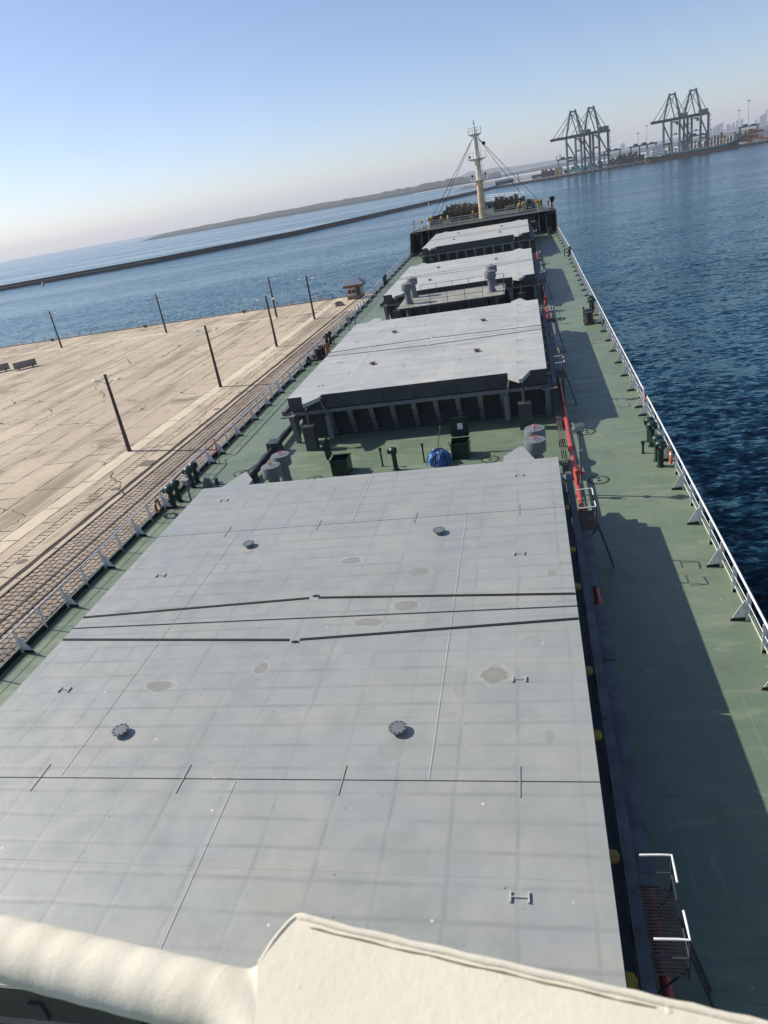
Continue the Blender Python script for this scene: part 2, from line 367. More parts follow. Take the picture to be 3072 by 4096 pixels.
# setts between the rails
cells=[]; y=24
cols=[]
def rowset(a,b,n):
    for i in range(n): cols.append((a+(b-a)*i/n,a+(b-a)*(i+1)/n))
rowset(-28.24,-26.18,4); rowset(-25.95,-25.02,2); rowset(-24.8,-21.55,7); rowset(-21.28,-14.7,14)
for (a,b) in cols:
    off=rnd.uniform(0,.5); y=20+off
    while y<140:
        l=.53*rnd.choice((1,1,1,1.0,.94,1.06)); c=((a+b)/2,y+l/2); cells.append((a,b,y,y+l)); y+=l
pm=[]
for k in range(5):
    r=random.Random(k); 
    def P(sx,sy,s=1): return (sx*.5*s+r.uniform(-.035,.035),sy*.5*s+r.uniform(-.035,.035))
    lo=[(-.455,-.41),(.455,-.41),(.455,.41),(-.455,.41)]; lo=[(a+r.uniform(-.03,.03),b+r.uniform(-.035,.035)) for a,b in lo]
    v=[(a,b,0) for a,b in lo]+[(a*.98,b*.98,.045) for a,b in lo]+[(a*.86,b*.86,.06+r.uniform(-.008,.008)) for a,b in lo]
    f=[(0,1,5,4),(1,2,6,5),(2,3,7,6),(3,0,4,7),(4,5,9,8),(5,6,10,9),(6,7,11,10),(7,4,8,11),(8,9,10,11)]
    pm.append(MB().add(v,f))
def occluded(p):   # hidden behind the port deck edge seen from the camera
    v=Vector(p)-CAM; t=(-12.9-CAM.x)/v.x; q=CAM+v*t; return q.z<-.3+q.y*.0188
vis=[c for c in cells if inview(((c[0]+c[1])/2,(c[2]+c[3])/2,QZ),10) and not occluded(((c[0]+c[1])/2,(c[2]+c[3])/2,QZ))]
vis.sort(key=lambda c:(Vector(((c[0]+c[1])/2,(c[2]+c[3])/2,QZ))-CAM).length); near=set(vis[:300])
pmm=[p.mesh('paving_sett',M['paver'],False) for p in pm]; setts=MB()
for i,c in enumerate(cells):
    k=(i*13)%5; cx,cy=(c[0]+c[1])/2,(c[2]+c[3])/2; wx,wy=c[1]-c[0],c[3]-c[2]; dz=rnd.uniform(-.012,.008)
    if c in near:
        o=put('paving_sett',pmm[k],quay,loc=(cx,cy,QZ-.06+dz)); o.scale=(wx,wy,1)
    else: setts.add([(cx+p[0]*wx,cy+p[1]*wy,QZ-.06+dz+p[2]) for p in pm[k].v],pm[k].f)
setts.build('paving_setts',M['paver'],quay,False,kind='stuff')
slabs(-28.45,-14.7,140.3,161.7,7,M['slab'],'concrete_slab',2)
rest.build('concrete_slabs',M['slab'],quay,False,kind='stuff')
for (x,y) in ((-30.35,40.2),(-30.2,53.4),(-30.0,77)):
    mb=MB(); mb.lathe([(.40,0),(.40,.012),(.36,.016),(.36,.008),(.0,.008)],24); mb.build('manhole_cover',M['manhole'],quay,loc=(x,y,QZ+.004))
mb=MB(); mb.box(-.75,.75,-.75,.75,0,.025); solo(mb,'steel_plate',M['manhole'],'rusty square steel plate lying over the trench by the nearest lamp post','steel plate',(-30.15,59.6,QZ+.004),R(-12))
# --- lamp posts
def lamp_proto():
    t=thing('street_lamp','','lamp post')
    mb=MB(); mb.lathe([(.26,0),(.26,.06),(.215,.08),(.20,1.55),(.225,1.57),(.225,1.66),(.19,1.70),(.135,8.0),(.15,8.02),(.15,8.12),(.02,8.14)],16); mb.build('pole',M['pole'],t)
    for s in (-1,1):
        mb=MB(); pts=[(s*.1,0,7.0),(s*.35,0,7.28),(s*.7,0,7.45),(s*1.15,0,7.52)]; mb.path(pts,.035,8); mb.tube((s*.12,0,7.45),(s*.62,0,7.42),.02,6); a=mb.build('arm',M['lampgrey'],t)
        h=MB(); M2=Matrix.Translation((s*1.42,0,7.56))@Matrix.Rotation(-s*R(9),4,'Y')
        prof=[(.02,-.36),(.09,-.33),(.15,-.12),(.165,.1),(.12,.28),(.03,.36)]
        h.lathe(prof,12,axis='X'); h.v=[tuple(M2@Vector((p[0]*s*1.25,p[1]*1.3,p[2]*.65))) for p in h.v]; hd=h.build('lamp_head',M['lampgrey'],t)
        g=MB(); g.lathe([(.02,-.25),(.10,-.12),(.11,.08),(.03,.22)],10,axis='X'); g.v=[tuple(M2@Vector((p[0]*s,p[1],p[2]*.5-.05))) for p in g.v]; g.build('lens',M['lampglass'],hd)
    return t
lp=[((-34.56,64.14),'nearest and tallest-looking dark lamp post on the concrete quay, a steel plate beside it'),
((-34.01,88.26),'dark lamp post second nearest along the pale strip of the quay'),
((-33.8,112.44),'dark lamp post third along the pale strip, standing left of the small kiosk'),
((-33.68,136.19),'farthest lamp post of the row along the pale strip, closest to the kiosk'),
((-44.57,145.97),'dark lamp post by the sea fence, right of the other fence-side ones'),
((-70.24,146.5),'dark lamp post by the sea fence, middle one of the three there'),
((-96.31,146.54),'leftmost dark lamp post, beside the sea fence')]
proto=lamp_proto()
for i,((x,y),lb) in enumerate(lp):
    o=proto if i==0 else copy_tree(proto); tag(o,lb,'lamp post','lamp posts on the quay'); place(o,(x,y,QZ),R(-12) if y<140 else R(8))
# --- sea fence
f=thing('sea_fence','dark low railing along the far seaward edge of the quay','fence',(0,161.9,QZ+.14))
mb=MB()
for z in (.88,.58,.3): 
    m2=MB(); m2.tube((-150,0,z),(-16,0,z),.022,6); m2.build('rail',M['fence'],f)
pmsh=None; x=-150
while x<-16:
    if pmsh is None: q=MB(); q.box(-.035,.035,-.035,.035,0,.95); q.box(-.08,.08,-.08,.08,0,.02); pmsh=q.mesh('post',M['fence'],False)
    put('post',pmsh,f,loc=(x,0,0)); x+=3.25
def lifebuoy(label,loc,ship,rz,mat,tilt=0,size=.36):
    t=thing('lifebuoy',label,'lifebuoy',loc,rz,None,ship)
    mb=MB(); mb.path([(0,size*.8*math.cos(a),size*.8*math.sin(a)) for a in [2*PI*i/24 for i in range(24)]],size*.2,10,True); mb.build('ring',mat,t)
    for k in range(4):
        a=PI/4+k*PI/2; b=MB(); pts=[(0,size*.8*math.cos(a+d),size*.8*math.sin(a+d)) for d in (-.13,0,.13)]; b.path(pts,size*.215,10); b.build('band',M['white'],t)
    rp=MB(); rp.path([(0.0,size*(1.08 if i%4 else 1.0)*math.cos(2*PI*i/16),size*(1.08 if i%4 else 1.0)*math.sin(2*PI*i/16)) for i in range(16)],.012,6,True); rp.build('grab_line',M['rope'],t)
    return t
lifebuoy('red lifebuoy hung on the sea fence near the middle lamp post',(-101,161.78,QZ+.62),False,R(90),M['orange'])
lifebuoy('faded red lifebuoy on the sea fence behind the farthest lamp post',(-39.0,161.78,QZ+.62),False,R(90),M['orange'])
for (x,lb) in ((-107.9,'squat black bollard at the quay edge beside the leftmost lamp post'),(-82.5,'squat black bollard at the quay edge left of the middle fence lamp post'),(-57.2,'squat black bollard at the quay edge, right end of the three by the fence')):
    mb=MB(); mb.lathe([(.36,0),(.36,.06),(.22,.1),(.2,.34),(.33,.44),(.34,.52),(.24,.58),(.02,.6)],14); mb.tube((-.55,0,.46),(.55,0,.46),.11,8)
    solo(mb,'quay_bollard',M['bollard'],lb,'bollard',(x,160.4,QZ+.002),0,'bollards on the quay edge')
for (x,y,lb) in ((-96.2,124.6,'grey concrete barrier block on dark feet, cut by the left picture edge'),(-90.4,125.2,'grey concrete barrier block on dark feet, right one of the two at left')):
    t=thing('barrier_block',lb,'barrier',(x,y,QZ+.002),R(42))
    mb=MB(); mb.prism([(-2.1,-.42,.35),(2.1,-.42,.35),(2.1,.42,.35),(-2.1,.42,.35)],(0,0,0.001)); 
    mb=MB(); pr=[(-.45,.25),(.45,.25),(.38,.55),(.22,1.5),(-.22,1.5),(-.38,.55)]; mb.prism([(-2.1,a,b) for a,b in pr],(4.2,0,0)); mb.build('block',M['wallconc'],t,False)
    for sx in (-1.3,1.3):
        m2=MB(); m2.box(sx-.1,sx+.1,-.85,.85,0,.12); m2.tube((sx,-.8,.1),(sx,-.3,.75),.06,6); m2.tube((sx,.8,.1),(sx,.3,.75),.06,6); m2.build('foot',M['pole'],t)
# --- kiosk
def kiosk():
    t=thing('kiosk','small kiosk with blue grey ribbed hip roof at the corner of the quay','kiosk',(-29.9,158.0,QZ),R(2))
    w=MB(); w.box(-1.62,1.62,-1.6,1.6,0,.75); w.build('base_wall',M['wallconc'],t)
    m=paint('kiosk_white',(.55,.50,.45),.7,.3,.25,2)
    for (x0,x1,y0,y1) in ((-1.58,1.58,1.44,1.56),(-1.58,-1.46,-1.56,1.44),(1.46,1.58,-1.56,1.44)):
        q=MB(); q.box(x0,x1,y0,y1,.75,2.5); q.build('wall',m,t)
    q=MB(); q.box(-1.46,.42,-1.56,-1.46,.75,1.15); q.box(-1.46,.42,-1.56,-1.46,2.05,2.5); q.box(-1.46,-1.36,-1.56,-1.46,1.15,2.05); q.build('front_wall',m,t)
    for (x0,x1) in ((-1.36,-.5),(-.44,.42)):
        q=MB(); q.box(x0,x1,-1.545,-1.50,1.15,2.05); p=q.build('window',M['glass'],t)
        q=MB()
        for a,b,c_,d in ((x0,x1,1.15,1.2),(x0,x1,2.0,2.05),(x0,x0+.05,1.2,2.0),(x1-.05,x1,1.2,2.0)): q.box(a,b,-1.575,-1.547,c_,d)
        q.build('frame',M['white'],p)
    q=MB(); q.box(.5,1.40,-1.54,-1.48,.02,2.45); q.build('door',M['greyd'],t)
    br=paint('kiosk_fascia_red_brown',(.20,.065,.035),.6,.2,.2,2)
    q=MB(); q.box(-2.15,2.15,-2.15,2.15,2.5,3.0); q.build('fascia',br,t)
    rf=paint('kiosk_roof_blue',(.17,.22,.27),.4,0,.15,1)
    q=MB(); e=2.3; v=[(-e,-e,3.0),(e,-e,3.0),(e,e,3.0),(-e,e,3.0),(-.9,0,4.25),(.9,0,4.25)]; q.add(v,[(0,1,5,4),(1,2,5),(2,3,4,5),(3,0,4),(3,2,1,0)]); r=q.build('roof',rf,t,False)
    for sgn in (-1,1):
        for i in range(15):
            u=-2.15+i*4.3/14; lim=min(1,(e-abs(u))/(e-.9)) if abs(u)>.9 else 1
            q=MB(); q.tube((u,sgn*e,3.02),(u,sgn*e*(1-lim),3.02+1.25*lim),.035,5); q.build('roof_rib',M['lampgrey'],r)
kiosk()
mb=MB(); mb.prism([(-.9,-.5,0),(.9,-.6,0),(.9,.5,0),(-.9,.6,0)],(0,0,.001)); mb=MB()
mb.add([(-.95,-.6,0),(1.0,-.55,0),(.9,.6,0),(-.9,.55,0),(-.85,-.45,.95),(.15,-.4,1.0),(.1,.4,.95),(-.8,.4,.9)],[(0,3,2,1),(4,5,6,7),(0,1,5,4),(1,2,6,5),(2,3,7,6),(3,0,4,7)])
solo(mb,'concrete_block',M['wallconc'],'wedge shaped concrete block on the quay in front of the kiosk','block',(-31.6,149.5,QZ+.002),R(5),smooth=False)
mb=MB(); mb.box(-1.2,1.2,-.35,.35,0,.18); solo(mb,'concrete_sill',M['slabpale'],'low pale concrete sill lying behind the wedge shaped block','sill',(-33.2,153.6,QZ+.002),R(8))
t=thing('rope_heap','heap of brown mooring ropes on the quay beside the kiosk','rope',(-25.3,153.5,QZ))
for k in range(5):
    q=MB(); r=random.Random(k); cx,cy=r.uniform(-1.2,1.2),r.uniform(-1.4,1.4); q.path([(cx+(.55+.1*math.sin(3*a))*math.cos(a),cy+(.55+.1*math.cos(2*a))*math.sin(a),.1+k*.08) for a in [2*PI*i/20 for i in range(20)]],.085,8,True); q.build('rope_coil',M['rope'],t)

# ================================================================== OUR SHIP
def hw(y):    # half breadth of the deck
    if y<100: return 12.88
    if y<132: return 12.88-.48*((y-100)/32)**1.6
    pts=[(132,12.4),(137,11.7),(142.5,10.1),(148,7.6),(153,4.6),(156.4,1.9),(157.5,0)]
    for (a,b),(c,d) in zip(pts,pts[1:]):
        if a<=y<=c: return b+(d-b)*(y-a)/(c-a)
    return 0
def sheer(y): return 0 if y<85 else .75*min(1.3,((y-85)/47))**1.3
FCZ=4.2
ys=[-12,0,10]+list(range(16,137,6))+[136.3]
mb=MB(); v=[];f=[]
for y in ys: v+=[(-hw(y),y,sheer(y)),(0,y,sheer(y)),(hw(y),y,sheer(y))]
for i in range(len(ys)-1):
    for k in (0,1): f.append((i*3+k,i*3+k+1,i*3+4+k,i*3+3+k))
mb.add(v,f); deck=struct(mb,'deck',M['deck'],True)
# hull plating
hullm=paint('hull_black_paint',(.035,.04,.045),.5,.2,.3,.4)
def hully(): return [-12,0,20,40,60,80,100,116,132,137,142.5,148,153,156.4,157.5]
for s,nm in ((-1,'hull'),(1,'hull')):
    mb=MB(); v=[];f=[]; H=hully()
    for y in H:
        top=sheer(y)-.02 if y<=132 else FCZ+.02+ (y-132)*.02
        w=hw(y); v+=[(s*w,y,top),(s*(w-.02 if y<120 else w*(1-.12*(y-120)/40)),y,-4),(s*(w-.05 if y<110 else w*max(.0,1-.6*(y-110)/50)),y-(0 if y<140 else (y-140)*.3),-13)]
    for i in range(len(H)-1): f+=[(i*3,i*3+1,i*3+4,i*3+3),(i*3+1,i*3+2,i*3+5,i*3+4)]
    mb.add(v,f); struct(mb,nm,hullm,True)
# gutter bar along the deck edge
for s in (-1,1):
    mb=MB(); y=-6
    for i in range(23):
        y0,y1=-6+i*6,min(-6+(i+1)*6,131.8)
        a,b=hw(y0),hw(y1); z0,z1=sheer(y0),sheer(y1)
        v=[(s*a,y0,z0-.1),(s*(a-.05),y0,z0-.1),(s*(a-.05),y0,z0+.26),(s*a,y0,z0+.26)]+[(s*b,y1,z1-.1),(s*(b-.05),y1,z1-.1),(s*(b-.05),y1,z1+.26),(s*b,y1,z1+.26)]
        mb.add(v,[(0,1,2,3),(4,7,6,5),(0,4,5,1),(1,5,6,2),(2,6,7,3),(3,7,4,0)])
    mb.build('gutter_bar',M['deck'] if s>0 else M['greendk'],deck)  # port bar darker: shade on its inner face put into the colour
# --- railings
def railing(s,y0,y1,label):
    t=thing('ship_railing',label,'railing',(0,0,0),0,'deck edge railings',True)
    n=max(1,round((y1-y0)/1.6)); st=[y0+(y1-y0)*i/n for i in range(n+1)]
    X=lambda y:s*(hw(y)-.10)
    for z,r,nm in ((1.03,.038,'top_rail'),(.60,.014,'middle_rail'),(.27,.014,'lower_rail')):
        q=MB(); q.path([(X(y),y,sheer(y)+z+(.0 if z>1 else rnd.uniform(-.012,.012))) for y in st],r,8 if z>1 else 6); q.build(nm,M['railwhite'],t)
    for i,y in enumerate(st):
        z=sheer(y); x=X(y); q=MB(); q.box(x-.065,x+.065,y-.012,y+.012,z,z+1.0)
        o=q.build('stanchion',M['railwhite'],t,False)
        if i%2==0:
            q=MB(); q.prism([(x-.03*s,y+.014,z+.05),(x-.47*s,y+.014,z+.05),(x-.43*s,y+.014,z+.14),(x-.12*s,y+.014,z+.72),(x-.03*s,y+.014,z+.72)],(0,.014,0)); b=q.build('bracket',M['railwhite'],t,False)
            q=MB(); q.prism([(x+.02*s,y+.010,z),(x-.50*s,y+.010,z),(x-.47*s,y+.010,z+.10),(x+.02*s,y+.010,z+.13)],(0,.022,0)); q.build('foot',M['black'],b,False)
        else:
            q=MB(); q.box(min(x-.05,x+.05),max(x-.05,x+.05),y-.016,y+.016,z,z+.12); q.build('foot',M['black'],o,False)
railing(-1,10.0,38.0,'white port railing beside the nearest hatch, up to the gangway gap')
railing(-1,39.6,131.0,'white port railing running forward from the gangway gap to the bow')
railing(1,10.0,38.9,'white starboard railing nearest the camera, up to the gangway gap')
railing(1,40.3,131.0,'white starboard railing running forward from the gangway gap to the bow')
for s,y0,y1,lb in ((-1,38.0,39.6,'red gangway gap posts and chains in the port railing'),(1,38.9,40.3,'red chains closing the gangway gap in the starboard railing')):
    t=thing('gangway_chain',lb,'chain',(0,0,0),0,None,True); x=s*12.78
    for z in (1.0,.6):
        q=MB(); q.path([(x,y0+.1+(y1-y0-.2)*i/8,z-.28*(1-((i-4)/4)**2)) for i in range(9)],.022,6); q.build('chain',M['red'],t)
    for y in (y0+.12,y1-.12):
        q=MB(); q.tube((x,y,0),(x,y,1.1),.03,8); q.build('post',M['red'] if s<0 else M['railwhite'],t)
# --- cargo hatches
STAINS=[(.69,19.65,.55,.42,.85),(3.09,18.68,.55,.42,.6),(2.89,16.86,.6,.38,.8),(1.98,16.1,.6,.36,.75),(-.59,14.21,.28,.36,.9),(-3.22,13.6,.6,.34,.95),(5.5,13.72,.5,.5,.95),(7.05,18.17,.25,.3,.7),(6.4,14.95,.45,.38,.28),(6.75,11.66,.16,.42,.35),(-6.32,17.28,.55,.16,.8),(-4.84,17.35,1.2,.10,.6),(2.6,17.55,2.6,.09,.5),(4.75,13.4,.25,1.1,.28),(4.5,12.35,.5,.16,.3),(-3.5,11.3,.35,.5,.2),(3.4,11.3,.5,.6,.2),(-3.3,20.7,.35,.5,.25)]
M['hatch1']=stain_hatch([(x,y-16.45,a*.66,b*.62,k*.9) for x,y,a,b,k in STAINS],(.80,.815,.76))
M['hatch2']=stain_hatch([(5.6,4.3,1.5,.16,.5),(5.9,3.7,1.4,.12,.5),(-.5,-1.9,2.2,.5,.35),(2.5,-2.1,.8,.25,.5),(-3.7,-4.5,.45,.2,.6),(2.7,-3.7,.7,.3,.3),(5.2,1.9,.6,.22,.4)],(1.20,1.17,1.06))  # second cover lightened too, gloss at grazing view partly in the colour
HW=7.64; ZT=2.95
def hatch(cy,dz,label,mat,near):
    t=thing('cargo_hatch',label,'hatch',(0,cy,dz),0,'cargo hatches in a row along the deck',True)
    rg=[(-10.5,-6.03),(-6.0,-.035),(.035,6.0),(6.03,10.5)]
    for k,(a,b) in enumerate(rg):
        q=MB()
        if k in (1,2): q.box(-HW,HW,a,b,2.12,ZT); p=q.build('cover_panel',mat,t,False)
        else:
            q.box(-HW,HW,a,b,2.12,ZT); p=q.build('cover_panel',mat,t,False)
            e=10.5 if k==3 else -10.5; s=1 if k==3 else -1
            for sx in (-1,1):
                q=MB(); pl=[(5.5,0),(5.5,.55),(6.12,1.5),(6.28,1.5),(6.74,0)]; q.prism([(sx*x,e+s*y,2.72) for x,y in pl],(0,0,ZT-2.72-.002)); q.build('peak_plate',mat,p,False)
                q=MB(); q.prism([(sx*6.1,e,2.15),(sx*6.1,e+s*.9,2.45),(sx*6.1,e+s*1.42,2.72),(sx*6.1,e,2.72)],(sx*.12,0,0)); q.build('peak_web',M['greyd'],p,False)
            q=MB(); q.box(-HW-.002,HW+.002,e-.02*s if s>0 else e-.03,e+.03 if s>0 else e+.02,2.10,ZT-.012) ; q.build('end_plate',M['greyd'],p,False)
            for x in (-4.6,-1.9,-.1,2.4,4.7):
                q=MB(); q.box(x-.13,x+.13,min(e,e+s*.09),max(e,e+s*.09),2.18,2.62); q.build('stopper',M['greyd'],p,False)
        # side plating of the panel
        for sx in (-1,1):
            q=MB(); q.box(min(sx*HW,sx*(HW+.012)),max(sx*HW,sx*(HW+.012)),a+.01,b-.01,2.10,ZT-.015); q.build('side_plate',M['greyd'],p,False)
            for yl in ((a+b)/2-1.1,(a+b)/2+1.1):
                q=MB(); q.prism([(sx*(HW+.01),yl-.13,2.30),(sx*(HW+.01),yl+.13,2.30),(sx*(HW+.17),yl+.10,2.30),(sx*(HW+.21),yl,2.30),(sx*(HW+.17),yl-.10,2.30)],(0,0,.08)); q.build('lug',M['yellow'],p,False)
        # weld seams
        if k in (1,2): lines=[('y',4.32),('y',-4.22)]+[('x',v) for v in ((-4.17,-2.09) if k==1 else (1.92,3.76))]
        else: lines=[('y',.135),('x',-8.14 if k==0 else 8.15)]
        for ax,cc in lines:
            q=MB(); wd=.022 if ax=='y' else .011; hh=.008 if ax=='y' else .004
            pts=[]
            if ax=='y': q.prism([(cc-wd,a+.05,ZT),(cc+wd,a+.05,ZT),(cc+wd*.4,a+.05,ZT+hh),(cc-wd*.4,a+.05,ZT+hh)],(0,b-a-.1,0))
            else: q.prism([(-HW+.05,cc-wd,ZT),(-HW+.05,cc+wd,ZT),(-HW+.05,cc+wd*.4,ZT+hh),(-HW+.05,cc-wd*.4,ZT+hh)],(2*HW-.1,0,0))
            q.build('weld_seam',mat,p,False)
        # plugs
        if k in (1,2):
            py=-4.62 if k==1 else 4.72
            for px in (-3.4,3.47):
                q=MB(); q.lathe([(.13,0),(.13,.09),(.205,.10),(.205,.135),(.03,.137)],20)
                for i in range(10): q.tube((.17*math.cos(i*PI/5),.17*math.sin(i*PI/5),.13),(.17*math.cos(i*PI/5),.17*math.sin(i*PI/5),.16),.016,6)
                q.build('port_cover',M['greym'] if near else M['steel'],p,loc=(px,py,ZT))
        hy={0:-8.5,1:-2.95,2:2.98,3:9.0}[k]
        for px in (-6.05,6.12):
            q=MB(); 
            for s2 in (-.15,.15): q.box(s2-.014,s2+.014,-.10,.10,0,.04)
            q.tube((-.15,0,.03),(.15,0,.028),.011,6); q.build('lashing_handle',M['lampgrey'],p,loc=(px,hy,ZT))
        # dark chevron strips: shadow of the step edges put in as strips
        if k in (1,2):
            s=-1 if k==1 else 1
            for sx in (-1,1):
                q=MB(); x0,x1=sx*.16,sx*(HW-.02); y0,y1=s*1.05,s*.59; w=.045
                q.prism([(x0,y0-w,ZT),(x1,y1-w,ZT),(x1,y1+w,ZT),(x0,y0+w,ZT)],(0,0,.02)); q.build('step_shade_strip',M['rubber'],p,False)
            q=MB(); q.lathe([(.12,0),(.11,.025),(.0,.026)],10); q.v=[(x,y*.42,z) for x,y,z in q.v]; q.build('step_shade_apex',M['rubber'],p,loc=(.05,s*1.15,ZT))
    # ties over the two folding joints, dark strips added as gap shade
    for yj in (-6.015,6.015):
        for px in (-4.73,-1.12,2.5,6.13):
            q=MB(); q.box(-.012,.012,-.40,.40,0,.016); q.build('tie_bar',mat,t,loc=(px,yj,ZT))
    for yj in (-6.015,0,6.015):
        q=MB(); q.box(-HW+.02,HW-.02,yj-.10,yj+.10,2.0,2.11); q.build('joint_shade_strip',M['rubber'],t,False)
    # coaming
    c=MB()
    for s in (-1,1): c.box(min(s*7.25,s*7.33),max(s*7.25,s*7.33),-9.55,9.55,-.05-dz,1.95); c.box(-7.25,7.25,min(s*9.47,s*9.55),max(s*9.47,s*9.55),-.05-dz,1.95)
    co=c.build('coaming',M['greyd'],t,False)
    for s in (-1,1):
        q=MB(); q.box(-7.85,7.85,min(s*9.2,s*10.5),max(s*9.2,s*10.5),1.95,2.02); q.box(-7.6,7.6,min(s*10.44,s*10.5),max(s*10.44,s*10.5),1.80,1.95); q.build('coaming_ledge',M['greym'],co,False)
        q=MB(); q.box(min(s*7.0,s*7.88),max(s*7.0,s*7.88),-9.18,9.18,1.95,2.02); q.build('coaming_flange',M['greyd'],co,False)
        q=MB(); q.box(min(s*7.90,s*8.12),max(s*7.90,s*8.12),-10.7,10.7,1.94,2.20); q.build('edge_bar',M['greyk'],co,False)
        for i in range(-4,5):
            x=i*1.3-.1
            q=MB(); q.prism([(x-.012,s*9.55,.1-dz),(x-.012,s*9.62,.1-dz),(x-.012,s*10.3,1.45),(x-.012,s*10.42,1.95),(x-.012,s*9.55,1.95)],(.024,0,0))
            q.prism([(x-.14,s*9.62,.12-dz),(x-.14,s*9.66,.12-dz),(x-.14,s*10.34,1.45),(x-.14,s*10.30,1.45)],(.28,0,0)); q.prism([(x-.14,s*10.30,1.45),(x-.14,s*10.34,1.45),(x-.14,s*10.43,1.8),(x-.14,s*10.39,1.8)],(.28,0,0)); q.build('coaming_stay',M['greym'],co,False)
        for y in (-8.2,-4.9,-1.6,1.6,4.9,8.2):
            q=MB(); q.prism([(s*7.33,y-.015,-dz),(s*7.6,y-.015,-dz),(s*7.85,y-.015,1.0),(s*8.02,y-.015,1.94),(s*7.33,y-.015,1.94)],(0,.03,0)); q.build('side_stay',M['greyd'],co,False)
        # rest posts and rams under the peaks
        for sx in (-1,1):
            q=MB(); q.box(min(sx*5.95,sx*6.65),max(sx*5.95,sx*6.65),min(s*11.45,s*11.95),max(s*11.45,s*11.95),-dz,1.5); q.build('rest_post',M['greyd'],t,False)
            q=MB(); q.tube((sx*6.28,s*11.6,1.5),(sx*6.28,s*11.45,2.3),.07,8); q.lathe([(.16,-.06),(.16,.06)],14,(sx*6.28,s*11.45,2.35),'X'); q.build('hinge_roller',M['greyd'],t)
            q=MB(); q.tube((sx*5.3,s*10.75,.25-dz),(sx*5.32,s*10.7,1.7),.16,12); q.tube((sx*5.32,s*10.7,1.7),(sx*5.6,s*10.72,2.7),.07,8); q.build('hydraulic_ram',M['greym'],t)
            q=MB(); q.prism([(sx*7.45,s*10.2,.0-dz),(sx*7.45,s*10.3,.0-dz),(sx*7.45,s*10.75,1.7),(sx*7.45,s*10.75,1.95),(sx*7.45,s*9.6,1.95)],(sx*.3,0,0)); q.build('corner_stay',M['greym'],co,False)
            q=MB(); q.box(min(sx*7.3,sx*8.15),max(sx*7.3,sx*8.15),min(s*10.52,s*11.0),max(s*10.52,s*11.0),1.86,1.94); q.build('corner_ledge',M['greym'],co,False)
        for y in (.9,.62,.36):      # hydraulic pipes along the end of the coaming
            q=MB(); q.path([(-6,s*(9.75+y*.35),y),(-2,s*(9.75+y*.35),y+.02),(2,s*(9.75+y*.35),y-.02),(6,s*(9.75+y*.35),y)],.022,6); q.build('hydraulic_pipe',M['greyd'],t)
    # side walkways
    for sx in (-1,1):
        segs=[(-7.4,-1.0,1.9),(-.95,1.6,1.9),(2.6,6.15,1.9)] 
        for a,b,z in segs:
            q=MB(); q.box(min(sx*8.135,sx*8.47),max(sx*8.135,sx*8.47),a,b,z-.05,z); q.build('walkway_plate',M['greyk'],t,False)
            m=(a+b)/2; q=MB(); q.prism([(sx*8.13,m-.02,1.2),(sx*8.13,m-.02,1.84),(sx*8.44,m-.02,1.84)],(0,.04,0)); q.build('walkway_bracket',M['greyd'],t,False)
        for g0,g1,sg in (((-8.95,-7.45,-1),(6.2,7.7,1)) if sx>0 else ()):
            q=MB(); n1=24; x0,x1=8.14,8.68
            for i in range(n1+1): yy=g0+(g1-g0)*i/n1; q.box(min(sx*x0,sx*x1),max(sx*x0,sx*x1),yy-.014,yy+.014,1.865,1.885)
            for i in range(10): xx=x0+(x1-x0)*i/9; q.box(min(sx*(xx-.012),sx*(xx+.012)),max(sx*(xx-.012),sx*(xx+.012)),g0,g1,1.85,1.872)
            q.build('grating',M['grate'],t,False)
            xo=sx*8.68
            for ga,dd in ((g0,1),(g1,-1)): q=MB(); q.path([(sx*8.15,ga,2.75),(sx*8.5,ga,2.77),(xo,ga,2.77),(xo,ga+.2*dd,2.77),(xo,ga+.5*dd,2.74)],.021,8); q.build('handrail',M['railwhite'],t)
            q=MB()
            for yy in (g0,g1): q.tube((xo,yy,1.8),(xo,yy,2.77),.02,6); q.tube((sx*8.15,yy,2.3),(xo,yy,2.32),.014,6)
            q.tube((xo,g0,2.3),(xo,g0+.5,2.3),.014,6); q.tube((xo,g1,2.3),(xo,g1-.5,2.3),.014,6); q.build('rail_post',M['greyd'],t)
            for yy in (g0+.1,g1-.1):
                q=MB(); q.tube((sx*8.66,yy,1.86),(sx*8.15,yy,1.1),.022,6); q.build('platform_strut',M['greyd'],t)
            # ladder down to the deck
            q=MB(); yl=(g0+g1)/2+.0
            for yy in (yl-.2,yl+.2): q.tube((sx*8.72,yy,1.9),(sx*9.25,yy-1.1*sg*0,-dz),.028,6)
            for i in range(1,7): f=i/7; q.tube((sx*(8.72+.53*f),yl-.2,1.9*(1-f)-dz*f),(sx*(8.72+.53*f),yl+.2,1.9*(1-f)-dz*f),.014,6)
            q.build('ladder',M['greyd'],t)
    return t
hatch(16.45,0,'nearest large grey hatch cover with dried puddle marks, filling the foreground',M['hatch1'],True)
hatch(50.5,0,'second grey hatch cover from the camera, just beyond the blue tarp bundle',M['hatch2'],False)
hatch(85.2,0,'third grey hatch cover, directly beyond the raised platform with four ventilators',M['hatch'],False)
hatch(119.2,.66,'farthest grey hatch cover, right below the forecastle',M['hatch'],False)
